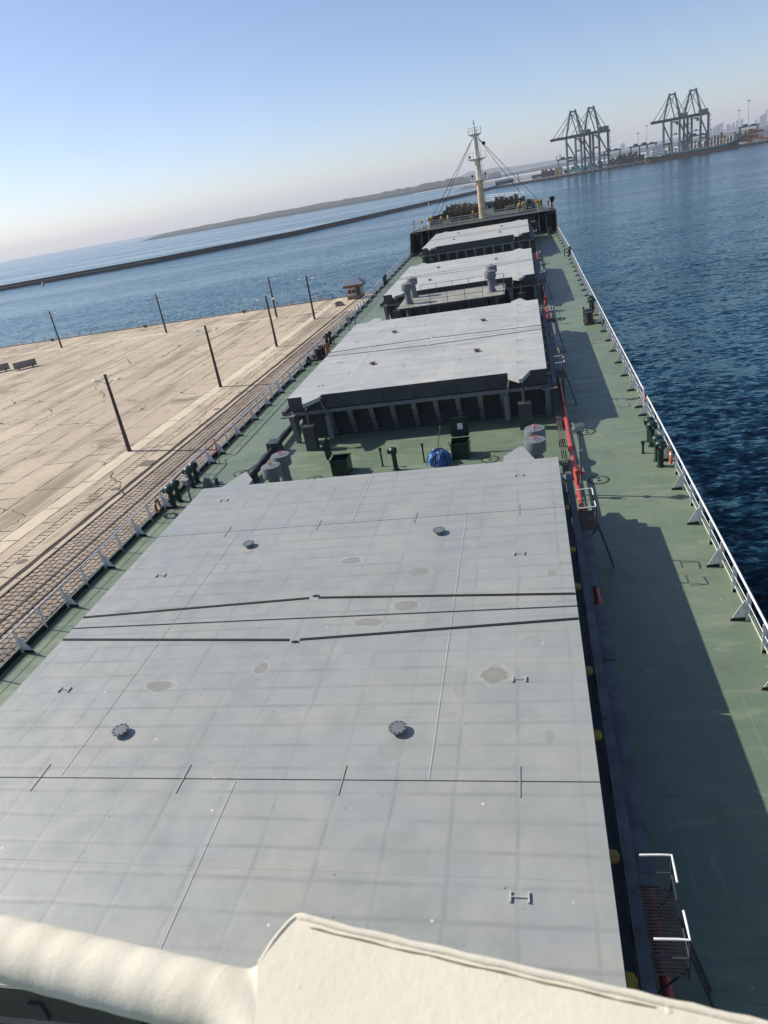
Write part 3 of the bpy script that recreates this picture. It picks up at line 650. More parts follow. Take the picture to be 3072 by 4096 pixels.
# --- red fire main on the starboard side
t=thing('fire_main','red fire main pipe running along the starboard side of the hatches','pipe',(0,0,0),0,None,True)
q=MB(); q.path([(8.45,y,.5+sheer(y)) for y in (-2,20,40,60,80,100,112,128)],.105,12); q.build('pipe',M['red'],t)
for y in [4+i*6.9 for i in range(18)]:
    q=MB(); q.box(8.25,8.65,y-.14,y+.14,sheer(y)-.02,.42+sheer(y)); q.build('support',M['red'],t,False)
    q=MB(); q.lathe([(.17,-.035),(.17,.035)],14,(8.45,y+2.2,.5+sheer(y)),'Y'); q.build('flange',M['red'],t)
for y in (29.3,64.5,70.2,99):
    z=sheer(y); q=MB(); q.tube((8.45,y,.5+z),(8.45,y,1.25+z),.07,10); q.lathe([(.11,1.1),(.13,1.2),(.13,1.3),(.05,1.36)],12,(8.45,y,z)); q.tube((8.45,y,1.15+z),(8.8,y,1.15+z),.06,8)
    h=q.build('hydrant',M['red'],t); q=MB(); q.path([(8.45+.13*math.cos(a),y+.13*math.sin(a),1.45+z) for a in [i*PI/6 for i in range(12)]],.013,6,True); q.tube((8.45,y,1.3+z),(8.45,y,1.45+z),.014,6); q.build('valve_wheel',M['red'],h)
t=thing('cable_pipes','thin dark cable pipes beside the red fire main','pipe',(0,0,0),0,None,True)
for i,dx in enumerate((0,.09,.19)):
    q=MB(); q.path([(7.98+dx,y,.42+.02*math.sin(y*.4+i)) for y in range(28,73,3)],.028,6); q.build('cable_pipe',M['steel'],t)
for y in (29.5,32,35.5,38):
    q=MB(); q.box(7.92,8.25,y-.05,y+.05,-.02,.40); q.build('clamp',M['greyd'],t,False)
t=thing('drain_pipe','thick dark pipe on the port side between the two nearest hatches','pipe',(0,0,0),0,None,True)
q=MB(); q.path([(-8.7,y,.36) for y in (24,30,36,41,60)],.19,14); q.build('pipe',M['black'],t)
for y in (28.5,34.5,38.9):
    q=MB(); q.box(-8.98,-8.42,y-.3,y+.3,-.02,.30); q.build('saddle',M['greyd'],t,False)
q=MB(); q.box(-9.05,-8.35,38.4,39.3,.1,.75); q.build('valve_box',M['greyd'],t,False)
t=tag(MB().path([(-9.6,35.6,.03),(-9.9,35.9,.03),(-9.55,36.4,.03),(-9.35,37.2,.04),(-9.4,38.2,.05),(-9.1,39.2,.2),(-8.5,40.6,.8)],.022,6).build('cable',M['rubber']),'thin black cable snaking across the green deck by the thick port pipe','cable'); t.matrix_world=MS
# --- mushroom ventilators in the gaps
def mushroom():
    t=thing('mushroom_ventilator','','ventilator',(0,0,0))
    q=MB(); q.lathe([(.52,0),(.52,.02),(.42,.08),(.30,.42),(.29,1.2)],20); q.build('neck',M['greym'],t)
    q=MB(); q.lathe([(.30,1.2),(.50,1.26),(.51,1.30),(.51,1.80),(.49,1.84),(0,1.86)],28); q.build('drum',M['greym'],t)
    q=MB(); q.path([(.15*math.cos(a),.15*math.sin(a),1.98) for a in [i*PI/8 for i in range(16)]],.014,6,True); q.tube((0,0,1.84),(0,0,2.0),.015,6)
    for k in range(3): q.tube((0,0,1.98),(.15*math.cos(k*2.1),.15*math.sin(k*2.1),1.98),.011,5)
    q.build('valve_wheel',M['red'],t); q=MB()
    for x,y in ((.35,.1),(-.3,.3)): q.tube((x,y,1.84),(x,y,1.93),.014,6)
    q.build('lifting_eye',M['steel'],t); return t
mu=mushroom(); G='mushroom ventilators on the deck'
vl=[(6.75,32.05,0,0,'grey mushroom ventilator with red valve wheel, starboard pair, nearer one by the fire main'),(6.77,33.6,0,0,'grey mushroom ventilator with red valve wheel, starboard pair, farther one by the fire main'),
(-6.36,31.92,0,0,'grey mushroom ventilator with red valve wheel, port pair, nearer one by the thick pipe'),(-6.31,33.4,0,0,'grey mushroom ventilator with red valve wheel, port pair, farther one by the thick pipe'),
(-3.95,67.6,2.9,.0,'tall grey ventilator on the platform, port pair, nearer one'),(-3.9,71.0,2.9,0,'tall grey ventilator on the platform, port pair, farther one'),
(3.7,67.9,2.9,0,'tall grey ventilator on the platform, starboard pair, nearer one'),(3.7,71.3,2.9,0,'tall grey ventilator on the platform, starboard pair, farther one')]
for i,(x,y,z,r,lb) in enumerate(vl):
    o=mu if i==0 else copy_tree(mu); tag(o,lb,'ventilator',G); place(o,(x,y,z if z else 0),rnd.uniform(0,6),True,1.0)
# --- raised platform between hatch two and three
t=thing('platform_house','low grey deckhouse whose railed roof platform spans between the second and third hatch','deckhouse',(0,68.6,0),0,None,True)
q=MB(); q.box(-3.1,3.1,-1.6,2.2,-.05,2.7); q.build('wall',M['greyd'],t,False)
q=MB(); pl=[(-4.9,-2.6),(-4.6,-2.9),(4.6,-2.9),(4.9,-2.6),(4.9,2.9),(4.6,3.2),(-4.6,3.2),(-4.9,2.9)]; q.prism([(x,y,2.72) for x,y in pl],(0,0,.18)); q.build('platform_plate',M['greyd'],t,False)
q=MB(); q.prism([(x*.99,y*.99,2.902) for x,y in pl],(0,0,.003)); q.build('platform_top',paint('worn_deck_paint',(.30,.29,.24),.6,.1,.25,1.2),t,False)
for z in (.95,.5):
    for a,b in (((-3.3,-2.8),(3.0,-2.8)),((-3.3,3.1),(4.75,3.1)),((4.8,-2.0),(4.8,3.1))):
        q=MB(); q.tube((*a,2.9+z),(*b,2.9+z),.02,6); q.build('handrail',M['greyd'],t)
for x in (-3.3,-1.72,-.15,1.42,3.0):
    for y in (-2.8,3.1): q=MB(); q.tube((x,y,2.9),(x,y,3.87),.022,6); q.build('rail_post',M['greyd'],t)
for y in (-2.0,.5,3.1): q=MB(); q.tube((4.8,y,2.9),(4.8,y,3.87),.022,6); q.build('rail_post',M['greyd'],t)
for x in (-3.9,3.7):
    for y in (-1.0,2.6): q=MB(); q.lathe([(.5,-.02),(.45,.2),(.42,2.72)],16,(x,y,0)); q.build('trunk',M['greyd'],t)
for x in (-2.2,-1.2,1.6): q=MB(); q.tube((x,-1.75,0),(x,-1.75,2.7),.07,8); q.build('pipe',M['greym'],t)
q=MB()
for y in (-1.9,-1.5): q.tube((-4.75,y,0),(-4.85,y,3.9),.03,6)
for i in range(11): q.tube((-4.76,-1.9,.25+i*.3),(-4.76,-1.5,.25+i*.3),.014,5)
q.build('ladder',M['greyd'],t)
# --- green gooseneck air vents along both sides
def goose():
    t=thing('air_vent','','air vent'); q=MB(); q.lathe([(.19,0),(.19,.03),(.135,.05),(.135,.86),(.16,.88),(.16,.93)],16); q.build('pipe',M['greendk'],t)
    q=MB(); q.lathe([(.14,.88),(.24,.92),(.275,1.0),(.275,1.12),(.24,1.20),(.13,1.27),(.02,1.29)],8); hd=q.build('head',M['greendk'],t)
    q=MB(); q.box(-.2,.2,-.30,-.12,.96,1.16); q.build('float_box',M['greendk'],hd,False)
    q=MB(); q.lathe([(.05,-.312),(.05,-.302)],10,(0,0,1.06),'Y'); q.build('label_disc',M['lampgrey'],hd); return t
gp=goose(); first=True
def names(s,y):
    side='port' if s<0 else 'starboard'
    return side
gl=[]
for s in (-1,1):
    sd='port' if s<0 else 'starboard'; rb='the faded lifebuoy' if s<0 else 'the orange lifebuoy'
    gl+= [(s*12.28,31.9,f'green {sd} air vent nearest to {rb}'),(s*12.26,32.6,f'green {sd} air vent second from {rb}'),(s*12.3,34.45,f'green {sd} air vent third from {rb}'),(s*12.29,35.1,f'green {sd} air vent fourth from {rb}'),
     (s*12.4,67.4,f'green air vent just forward of the {sd} mooring bollards, nearer of the pair'),(s*12.35,68.5,f'green air vent just forward of the {sd} mooring bollards, farther of the pair'),
     (s*12.6,102.3,f'far {sd} green air vent beside the third hatch front, nearer of the pair'),(s*12.6,103.6,f'far {sd} green air vent beside the third hatch front, farther of the pair')]
for i,(x,y,lb) in enumerate(gl):
    o=gp if i==0 else copy_tree(gp); tag(o,lb,'air vent','green air vents along the deck edges'); place(o,(x,y,sheer(y)),rnd.uniform(-.3,.3),True,1.0)
# small sounding pipes
for (x,y,h,r,lb) in ((-1.36,35.03,1.05,.05,'thin dark pipe with a cap, left of the thick green vent'),(.91,35.1,1.05,.045,'thin dark pipe with a cap, just left of the blue tarp'),(11.77,33.64,.62,.055,'short black post on the starboard deck by the air vents'),(-11.86,67.9,.8,.05,'short dark post beside the port bollards'),(-11.64,77.1,.7,.05,'short dark post on the port deck beyond the lamp'),(12.0,104.4,.8,.06,'short dark post on the far starboard deck'),(11.5,65.6,.9,.05,'short dark post behind the starboard bollards')):
    t=thing('sounding_pipe',lb,'pipe',(x,y,sheer(y)),0,None,True); q=MB(); q.lathe([(r*1.8,0),(r*1.8,.02),(r,.03),(r,h-.12)],10); q.build('pipe',M['greendk'],t); q=MB(); q.lathe([(r*1.5,h-.14),(r*1.7,h-.08),(r*1.7,h),(.01,h+.03)],10); q.build('cap',M['greendk'],t)
t=thing('deck_vent','thick dark green vent pipe with box head between the first two hatches','vent',(-.52,34.35,0),0,None,True)
q=MB(); q.lathe([(.2,0),(.2,.03),(.13,.05),(.13,.95)],16); q.build('pipe',M['greendk'],t); q=MB(); q.lathe([(.13,.93),(.2,.96),(.21,1.2),(.14,1.27),(0,1.28)],12); q.box(-.30,-.1,-.12,.12,.98,1.16); q.build('head',M['greendk'],t)
t=thing('sounding_rod','red tipped rods leaning behind the blue tarp','rod',(1.5,36.2,0),0,None,True)
q=MB(); q.tube((0,0,.02),(.12,1.4,.95),.022,6); q.build('rod',M['greyd'],t); q=MB(); q.tube((.12,1.4,.95),(.13,1.5,1.03),.03,6); q.build('tip',M['red'],t)
# access hatches with open lids
def access(loc,lidside,label):
    t=thing('access_hatch',label,'access hatch',loc,0,None,True)
    w=.47; q=MB(); 
    for a,b,c_,d in ((-w,w,-w,-w+.04),(-w,w,w-.04,w),(-w,-w+.04,-w+.04,w-.04),(w-.04,w,-w+.04,w-.04)): q.box(a,b,c_,d,0,.86)
    q.box(-w-.04,w+.04,-w-.04,-w,.80,.86); q.box(-w-.04,w+.04,w,w+.04,.80,.86); q.build('trunk',M['greendk'],t,False)
    q=MB(); q.box(-w+.04,w-.04,-w+.04,w-.04,.1,.12); q.build('well',M['black'],t)
    r=[]; n=5
    for cx,cy,a0 in ((w-.1,.9,0),(-w+.1,.9,PI/2),(-w+.1,.12,PI),(w-.1,.12,1.5*PI)):
        for i in range(n): a=a0+PI/2*i/(n-1); r.append((cx+.12*math.cos(a),cy+.12*math.sin(a)))
    if lidside=='back': q=MB(); q.prism([(x,w+.05+(z*.12),.90+z) for x,z in r],(0,.05,0)); m2=[(.0,w+.04)]
    else: q=MB(); q.prism([(-w-.06-z*.10,x,.90+z) for x,z in r],(-.05,0,0))
    lid=q.build('lid',M['greendk'],t)
    if lidside=='back':
        q=MB(); q.box(-.1,.18,w+.062,w+.085,1.30,1.62,Matrix.Translation((0,0.0,0))); q.v=[(x,y-.045+(z-.9)*.12,z) for x,y,z in q.v]; q.build('notice',M['white'],lid,False)
        for x in (-.3,0,.3): q=MB(); q.tube((x,w-.02,.86),(x,w+.06,.95),.025,6); q.build('hinge',M['steel'],lid)
    for x,y in ((-w-.05,-.2),(w+.05,-.2),(0,-w-.05)):
        q=MB(); q.tube((x,y,.70),(x*1.12,y*1.12,.92),.02,6); q.build('clip',M['steel'],t)
access((2.87,35.5,0),'back','dark green access hatch with its lid standing open, right of the blue tarp')
access((-3.55,34.75,0),'left','dark green access hatch with its lid open sideways, beside the port ventilators')
# blue tarp bundle
def tarp():
    t=NT('blue_tarpaulin').set(.35,spec=.5); v=t.coord(); c=t.mix(t.ramp(t.noise(v,4,4),.35,.65),(.012,.07,.24),(.045,.16,.40)); t.col(c); t.bump(t.noise(v,7,4,.6,.8),.6,.05)
    q=MB(); n=28;m=9; r=random.Random(5)
    vv=[];f=[]
    for j in range(m):
        u=j/(m-1); 
        for i in range(n):
            a=2*PI*i/n; rad=(.60*math.cos(u*PI/2*.96)**.55)*(1+.10*math.sin(3*a+5*u)+.08*math.sin(7*a-4*u)+.06*math.sin(11*a+9*u)+r.uniform(-.05,.05)); z=.74*math.sin(u*PI/2)**.9+.05*math.sin(5*a+3*u)*(u>.05)
            vv.append((rad*math.cos(a)*1.0,rad*math.sin(a),max(0,z)))
    for j in range(m-1):
        for i in range(n): f.append((j*n+i,j*n+(i+1)%n,(j+1)*n+(i+1)%n,(j+1)*n+i))
    f.append(tuple(range((m-1)*n,m*n))); f.append(tuple(range(n-1,-1,-1))); q.add(vv,f)
    th=thing('tarp_bundle','bundle wrapped in crumpled blue tarpaulin tied with black rope','tarp',(1.75,34.75,0),0,None,True); q.build('tarpaulin',t.m,th,False)
    for k in range(3):
        a=k*1.05+.3; q=MB(); q.path([(math.cos(a)*.67*math.cos(b),math.sin(a)*.67*math.cos(b),.80*math.sin(b)+.01) for b in [PI*i/16 for i in range(17)]],.022,6); q.build('rope',M['rubber'],th)
tarp()
# deck manholes
for i,(x,y,lb) in enumerate(((9.45,37.26,'oval bolted manhole cover on the starboard deck, just beyond the floodlight'),(9.46,30.92,'oval bolted manhole cover on the starboard deck beside the near grating platform'),(4.41,34.6,'bolted manhole cover beside the open access hatch right of the blue tarp'),(-5.0,34.0,'bolted manhole cover between port ventilators and open access hatch'),(-9.9,35.9,'bolted manhole cover on the port deck beneath the black cable'),(9.45,66.0,'oval manhole cover on the starboard deck near the bollards, nearer one'),(9.45,72.4,'oval manhole cover on the starboard deck near the bollards, farther one'),(9.4,100.2,'far oval manhole cover on the starboard deck, nearer of two'),(9.4,106.5,'far oval manhole cover on the starboard deck, farther of two'))):
    t=thing('deck_manhole',lb,'manhole',(x,y,sheer(y)+.003),0,'bolted manhole covers on deck',True)
    q=MB(); q.lathe([(.40,0),(.40,.012),(.36,.02),(0,.022)],28); q.build('cover',M['deck'],t)
    bm=MB(); bm.lathe([(.028,0),(.028,.05),(0,.052)],6); bmm=bm.mesh('bolt',M['rubber'],False)
    for k in range(20): put('bolt',bmm,t,loc=(.435*math.cos(k*PI/10),.435*math.sin(k*PI/10),0))
    for s in (-.14,.14): q=MB(); q.box(-.07,.07,s-.022,s+.022,.02,.06); q.build('grip',M['rubber'],t,False)
# floodlights
def flood(loc,h,rz,label,tilt=R(35)):
    t=thing('floodlight',label,'floodlight',loc,rz,'deck floodlights',True)
    q=MB(); q.lathe([(.12,0),(.12,.02),(.05,.03),(.05,h)],10); q.lathe([(.14,h*.72),(.14,h*.72+.03)],10); q.build('post',M['greym'],t)
    Mx=Matrix.Translation((0,.02,h+.22))@Matrix.Rotation(tilt,4,'X'); q=MB(); q.prism([(-.22,-.06,-.17),(.22,-.06,-.17),(.22,-.06,.17),(-.22,-.06,.17)],(0,.2,0),Mx); hd=q.build('lamp_housing',M['greym'],t,False)
    q=MB(); q.box(-.2,.2,-.075,-.062,-.15,.15,Mx); q.build('lens',M['lampglass'],hd,False)
    q=MB(); q.path([(-.24,.03,h+.22),(-.24,.03,h+.02),(.24,.03,h+.02),(.24,.03,h+.22)],.016,6); q.build('yoke',M['steel'],hd)
flood((8.62,29.5,0),2.9,R(20),'floodlight on a post beside the red fire main, nearest on the starboard side')
flood((8.62,43.0,0),2.9,R(200),'floodlight on a post at the near end of the second hatch walkway')
flood((-11.5,32.4,0),.95,R(-15),'small floodlight on a short post by the port air vents',R(20))
flood((-11.58,73.9,0),1.1,R(0),'small floodlight on a short post on the far port deck',R(10))
flood((8.62,79.5,0),2.9,R(180),'floodlight on a post beside the third hatch')
# fairlead, lifebuoys on the railing
t=thing('roller_fairlead','small grey roller fairlead on the port deck near the air vents','fairlead',(-11.35,34.3,0),R(20),None,True)
q=MB(); q.prism([(-.3,-.12,0),(.3,-.12,0),(.22,-.12,.55),(-.05,-.12,.62)],(0,.24,0)); q.build('body',M['greym'],t,False); q=MB(); q.lathe([(.14,0),(.10,.1),(.10,.3),(.15,.4)],14,(.55,.1,0)); q.build('roller',M['greyd'],t)
lifebuoy('faded brown lifebuoy hung inside the port railing',(-12.66,31.0,.55),True,R(8),M['orangeold'])
lifebuoy('bright orange lifebuoy hung inside the starboard railing',(12.66,31.6,.55),True,R(-6),M['orange'])
# bollards and chocks
def bitts(loc,label,rz=0,s=1):
    t=thing('mooring_bitts',label,'bollard',loc,rz,'twin mooring bollards',True)
    q=MB(); q.box(-.42,.42,-1.05,1.05,0,.14); q.build('base',M['bollard'],t,False)
    for y in (-.6,.6): q=MB(); q.lathe([(.31,.14),(.30,.85),(.36,.88),(.36,.98),(.0,1.0)],20,(0,y,0)); q.build('post',M['bollard'],t)
bitts((11.75,63.5,0),'black twin mooring bollards on the starboard deck')
bitts((-12.0,63.1,0),'black twin mooring bollards on the port deck beside the crewman')
bitts((11.15,130.3,.72),'black twin mooring bollards under the starboard forecastle ladder')
for s,y,lb in ((-1,61.0,'black oval fairlead at the port deck edge before the bollards'),(1,60.6,'black oval fairlead at the starboard deck edge before the bollards')):
    q=MB(); q.path([(0,.34*math.cos(a),.36+.28*math.sin(a)) for a in [2*PI*i/20 for i in range(20)]],.11,10,True); solo(q,'fairlead',M['bollard'],lb,'fairlead',(s*12.62,y,0),0,None,True)
# crewman
def person():
    t=thing('person','person in orange brown work clothes standing with back turned by the port bollards','person',(-10.95,62.0,0),R(12),None,True)
    def skin(name,verts,edges,mat,sub=2):
        me=bpy.data.meshes.new(name); me.from_pydata([v[:3] for v in verts],edges,[]); me.materials.append(mat); o=put(name,me,t)
        md=o.modifiers.new('skin','SKIN'); 
        for i,v in enumerate(verts): me.skin_vertices[0].data[i].radius=(v[3],v[4] if len(v)>4 else v[3])
        me.skin_vertices[0].data[0].use_root=True; md.use_smooth_shade=True
        s2=o.modifiers.new('sub','SUBSURF'); s2.levels=s2.render_levels=sub; return o
    cl=paint('work_clothes_orange_brown',(.42,.15,.07),.8,0,.25,4); skn=paint('skin_tone',(.36,.20,.13),.6,0,.1,4); hair=paint('dark_hair',(.015,.013,.012),.7,0,.2,8)
    vb=[(0,0,.95,.165,.115),(0,.02,1.13,.16,.115),(0,.03,1.32,.19,.12),(0,.03,1.43,.13,.09),(0,.05,1.50,.062,.062),
        (-.19,.03,1.41,.075),(-.30,.08,1.15,.062),(-.22,.27,.98,.05),(.19,.03,1.41,.075),(.30,.09,1.14,.062),(.22,.28,.97,.05),
        (-.1,0,.86,.115),(-.12,.02,.48,.085),(-.12,-.01,.10,.06),(-.13,.14,.05,.055),(.1,0,.86,.115),(.13,.03,.48,.085),(.14,.0,.10,.06),(.15,.15,.05,.055)]
    eb=[(0,1),(1,2),(2,3),(3,4),(3,5),(5,6),(6,7),(3,8),(8,9),(9,10),(0,11),(11,12),(12,13),(13,14),(0,15),(15,16),(16,17),(17,18)]
    skin('body',vb,eb,cl)
    q=MB(); q.lathe([(.02,-.125),(.06,-.11),(.085,-.05),(.092,.02),(.085,.075),(.05,.115),(.01,.125)],18); q.v=[(x*.88,y*1.08+.075,z+1.62) for x,y,z in q.v]
    q.lathe([(.005,0),(.018,-.02),(.012,.03)],8,(0,.18,1.60)); h=q.build('head',skn,t)
    q=MB(); 
    for s in (-1,1): q.lathe([(.02,-.006),(.03,0),(.02,.008)],10,(s*.085,.07,1.615),'X')
    q.build('ear',skn,h)
    q=MB(); q.lathe([(.098,-.07),(.102,.02),(.092,.085),(.055,.128),(.005,.138)],18); q.v=[(x*.9,y*1.08+.06,z+1.625-(.03 if y>0 else -.0)*0) for x,y,z in q.v]; q.v=[(x,y-.015,z) if y<.1 else (x,.1+(y-.1)*.55,max(z,1.67)) for x,y,z in q.v]; q.build('hair',hair,h)
    for s in (-1,1):
        o=skin('hand',[(s*.22,.27,.98,.036,.026),(s*.20,.34,.95,.04,.022),(s*.225,.41,.93,.012),(s*.205,.42,.92,.012),(s*.185,.42,.92,.012),(s*.165,.405,.925,.011),(s*.155,.36,.965,.013),(s*.22,.45,.90,.010),(s*.20,.465,.885,.010),(s*.18,.46,.89,.010),(s*.16,.435,.90,.009)],[(0,1),(1,2),(1,3),(1,4),(1,5),(0,6),(2,7),(3,8),(4,9),(5,10)],skn,1)
person()

# --- forecastle
fc=M['greyd']; dark=paint('forecastle_dark_paint',(.075,.082,.086),.55,.15,.25,.9)
yy=[132.3,137,142.5,148,153,156.4,157.5]
mb=MB(); v=[(s*(hw(y)-.02),y,FCZ+(y-132)*.02) for s in (-1,1) for y in yy]; n=len(yy)
mb.add(v,[(i,n+i,n+i+1,i+1) for i in range(n-1)]); struct(mb,'forecastle_deck',paint('worn_forecastle_deck',(.075,.085,.07),.6,.3,.35,.6,(.10,.065,.04)),True)
t=thing('forecastle_bulkhead','dark grey forecastle bulkhead with doorways below the bow winch deck','bulkhead',(0,0,0),0,None,True)
q=MB(); q.box(-9.2,9.2,136.2,136.4,.6,FCZ+.02); q.build('wall',dark,t,False)
for s in (-1,1):
    q=MB(); q.box(min(s*9.2,s*9.3),max(s*9.2,s*9.3),133.9,136.4,.6,FCZ-.02) if False else q.box(min(s*11.0,s*12.4),max(s*11.0,s*12.4),136.2,136.4,.6,FCZ+.02); q.build('wall',dark,t,False)
    q=MB(); w=hw(132); q.prism([(s*(w-.01),127.6,sheer(128)+.0),(s*(w-.01),129.6,2.2),(s*(w-.01),131.4,FCZ),(s*(w-.01),136.3,FCZ+.05),(s*(w-.01),136.3,.5)],(-s*.1,0,0)); q.build('side_wing',dark,t,False)
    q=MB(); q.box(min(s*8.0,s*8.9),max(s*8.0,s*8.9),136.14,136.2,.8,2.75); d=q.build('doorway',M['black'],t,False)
    q=MB(); q.box(min(s*8.92,s*9.6),max(s*8.92,s*9.6),135.75,135.82,.95,2.7); q.build('door',M['greym'],d,False)
q=MB(); q.box(-12.36,12.36,132.6,136.42,FCZ-.12,FCZ+.0); q.v=[(x,y,z) for x,y,z in q.v]; 
q=MB(); q.box(-9.3,9.3,135.7,136.45,FCZ-.45,FCZ+.12); q.build('front_beam',M['greyd'],t,False)
for s in (-1,1):
    q=MB(); q.box(min(s*11.0,s*12.38),max(s*11.0,s*12.38),132.4,136.4,FCZ-.4,FCZ+.005); q.build('wing_deck',M['greyd'],t,False)
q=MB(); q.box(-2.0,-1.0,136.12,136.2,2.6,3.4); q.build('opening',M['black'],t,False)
# bulwark round the bow
by=[(142.5,10.1),(145,9.1),(148,7.6),(151,5.9),(153,4.6),(156.4,1.9),(157.4,.1)]
for s in (-1,1):
    mb=MB(); v=[];f=[]
    for (y,x) in by:
        z=FCZ+(y-132)*.02; x*=s; v+=[(x,y,z),(x*1.02,y+.1,z+1.15),(x*1.02-s*.2,y-.05,z+1.15),(x-s*.03,y-.02,z)]
    for i in range(len(by)-1):
        for k in range(4): f.append((i*4+k,i*4+(k+1)%4,i*4+4+(k+1)%4,i*4+4+k))
    mb.add(v,f); solo(mb,'bow_bulwark',dark,'dark bow bulwark, %s side'%('port' if s<0 else 'starboard'),'bulwark',(0,0,0),0,None,True,False)
# rails: aft edge of the forecastle and round the bow
def rail3(name,label,pts,h=1.05,n=3,mat='railwhite',r=.024,step=1.9):
    t=thing(name,label,'railing',(0,0,0),0,None,True)
    for k in range(n): q=MB(); q.path([(x,y,z+h*(k+1)/n) for x,y,z in pts],r if k==n-1 else r*.8,6); q.build('rail',M[mat],t)
    for a,b in zip(pts,pts[1:]):
        a=Vector(a);b=Vector(b);m=max(1,round((b-a).length/step))
        for i in range(m): p=a+(b-a)*i/m; q=MB(); q.tube(p,p+Vector((0,0,h)),r,6); q.build('stanchion',M[mat],t)
    q=MB(); p=Vector(pts[-1]); q.tube(p,p+Vector((0,0,h)),r,6); q.build('stanchion',M[mat],t)
rail3('forecastle_railing','white railing along the after edge of the forecastle deck',[(-9.3,136.1,FCZ+.1),(-4,136.1,FCZ+.1),(0,136.1,FCZ+.1),(4,136.1,FCZ+.1),(9.3,136.1,FCZ+.1)],1.05,3)
rail3('bow_railing','white raised railing around the bow tip behind the winches',[(-7.2,148.6,5.7),(-4.4,153.0,5.75),(0,156.9,5.8),(4.4,153.0,5.75),(7.4,148.4,5.7)],1.25,4,'railwhite',.03,1.0)
rail3('wing_railing','short white railing on the starboard forecastle corner',[(11.1,132.6,FCZ),(12.2,132.6,FCZ),(11.7,137,FCZ)],1.0,3)
rail3('wing_railing','short white railing on the port forecastle corner',[(-11.1,132.6,FCZ),(-12.2,132.6,FCZ),(-11.7,137,FCZ)],1.0,3)
for s in (-1,1):
    t=thing('forecastle_ladder','steep ladder with white handrails up to the forecastle, %s side'%('port' if s<0 else 'starboard'),'ladder',(0,0,0),0,None,True)
    xa,xb=s*9.55,s*10.75
    for x in (xa,xb):
        q=MB(); q.prism([(x-.03,132.9,.72),(x-.03,133.2,.72),(x-.03,136.2,FCZ),(x-.03,135.9,FCZ)],(.06,0,0)); q.build('stringer',M['greyd'],t,False)
        q=MB(); q.path([(x,133.0,.75),(x,133.05,1.75),(x,135.9,FCZ+1.0),(x,136.1,FCZ+.1)],.045,8); q.build('handrail',M['railwhite'],t)
    for i in range(11): f=(i+.5)/11; q=MB(); q.box(min(xa,xb),max(xa,xb),132.95+3.1*f,133.2+3.1*f,.72+(FCZ-.72)*f,.75+(FCZ-.72)*f); q.build('step',M['greyd'],t,False)
# mast
t=thing('foremast','tall buff foremast with three railed platforms and rust stains','mast',(0,138.3,FCZ+.1),0,None,True)
q=MB(); q.lathe([(.66,0),(.62,2),(.53,6.1)],20); q.build('lower_mast',M['mast'],t)
q=MB(); q.lathe([(.53,6.1),(.46,9.4),(.36,13.3)],20); q.build('upper_mast',M['mastwhite'],t)
q=MB(); q.lathe([(.26,13.3),(.17,14.2),(.10,14.6),(.06,14.9)],12); q.build('topmast',M['mastwhite'],t)
q=MB(); q.lathe([(.05,14.85),(.11,14.9),(.11,15.1),(.03,15.15),(.03,15.25),(.08,15.3),(.08,15.42),(.02,15.5)],10); q.build('top_light',M['rubber'],t)
for z in (2.0,3.9,7.4): q=MB(); q.lathe([(.66-z*.02,z),(.69-z*.02,z+.02),(.69-z*.02,z+.1),(.66-z*.02,z+.12)],20); q.build('band',M['mastwhite'],t)
for z,w,d in ((6.2,1.45,1.0),(9.6,1.6,1.0),(13.4,1.12,.8)):
    q=MB(); q.prism([(-w,-d,z),(w,-d,z),(w,d,z),(-w,d,z)],(0,0,.07)); 
    for s in (-1,1): q.prism([(s*.3,-.04,z),(s*w,-.04,z),(s*.3,-.04,z-.5)],(0,.08,0))
    p=q.build('platform',M['white'],t,False)
    for k in (.5,1.0): q=MB(); q.path([(-w+.04,-d+.04,z+k),(w-.04,-d+.04,z+k),(w-.04,d-.04,z+k),(-w+.04,d-.04,z+k)],.028,6,True); q.build('guard_rail',M['railwhite'],p)
    for x in (-w+.04,-w*.33,w*.33,w-.04):
        for y in (-d+.04,d-.04): q=MB(); q.tube((x,y,z+.07),(x,y,z+1.0),.03,6); q.build('rail_post',M['railwhite'],p)
for x,z,nm in ((-1.2,9.9,'bell'),(1.15,7.0,'lamp'),(-1.1,6.9,'lamp')): q=MB(); q.lathe([(.05,-.1),(.17,0),(.17,.28),(.04,.36)],12,(x,-.75,z)); q.tube((x,-.75,z-.65),(x,-.75,z),.03,6); q.build(nm,M['rubber'],t)
q=MB(); q.lathe([(.05,-.12),(.3,-.08),(.3,.08),(.05,.12)],14,(1.35,-.3,11.8),'Y'); q.tube((.5,0,12.5),(1.3,-.3,11.95),.03,6); q.build('horn',M['rubber'],t)
q=MB()
for s in (-.2,.2): q.tube((.95+0*s,s,.2),(.62,s,13.2),.022,6)
for i in range(34): f=i/34; q.tube((.95-.33*f,-.2,.3+12.7*f),(.95-.33*f,.2,.3+12.7*f),.012,5)
q.build('ladder',M['mastwhite'],t)
for i,(x,y,z,lb) in enumerate(((-9.6,142.9,5.5,'wire stay from the mast to the port bulwark, outer one'),(-8.6,146.5,5.6,'wire stay from the mast to the port bulwark, inner one'),(9.7,143.9,5.6,'wire stay from the mast to the starboard bulwark, outer one'),(7.6,148.6,5.6,'wire stay from the mast to the starboard bulwark, inner one'))):
    sx=-1 if x<0 else 1; q=MB(); a=Vector((sx*.45,138.3,FCZ+12.9)); b=Vector((x,y,z)); q.path([a+(b-a)*k/6-Vector((0,0,.10*(k/6)*(1-k/6)*4)) for k in range(7)],.045,6); solo(q,'mast_stay',M['rubber'],lb,'wire',(0,0,0),0,'mast stay wires',True)
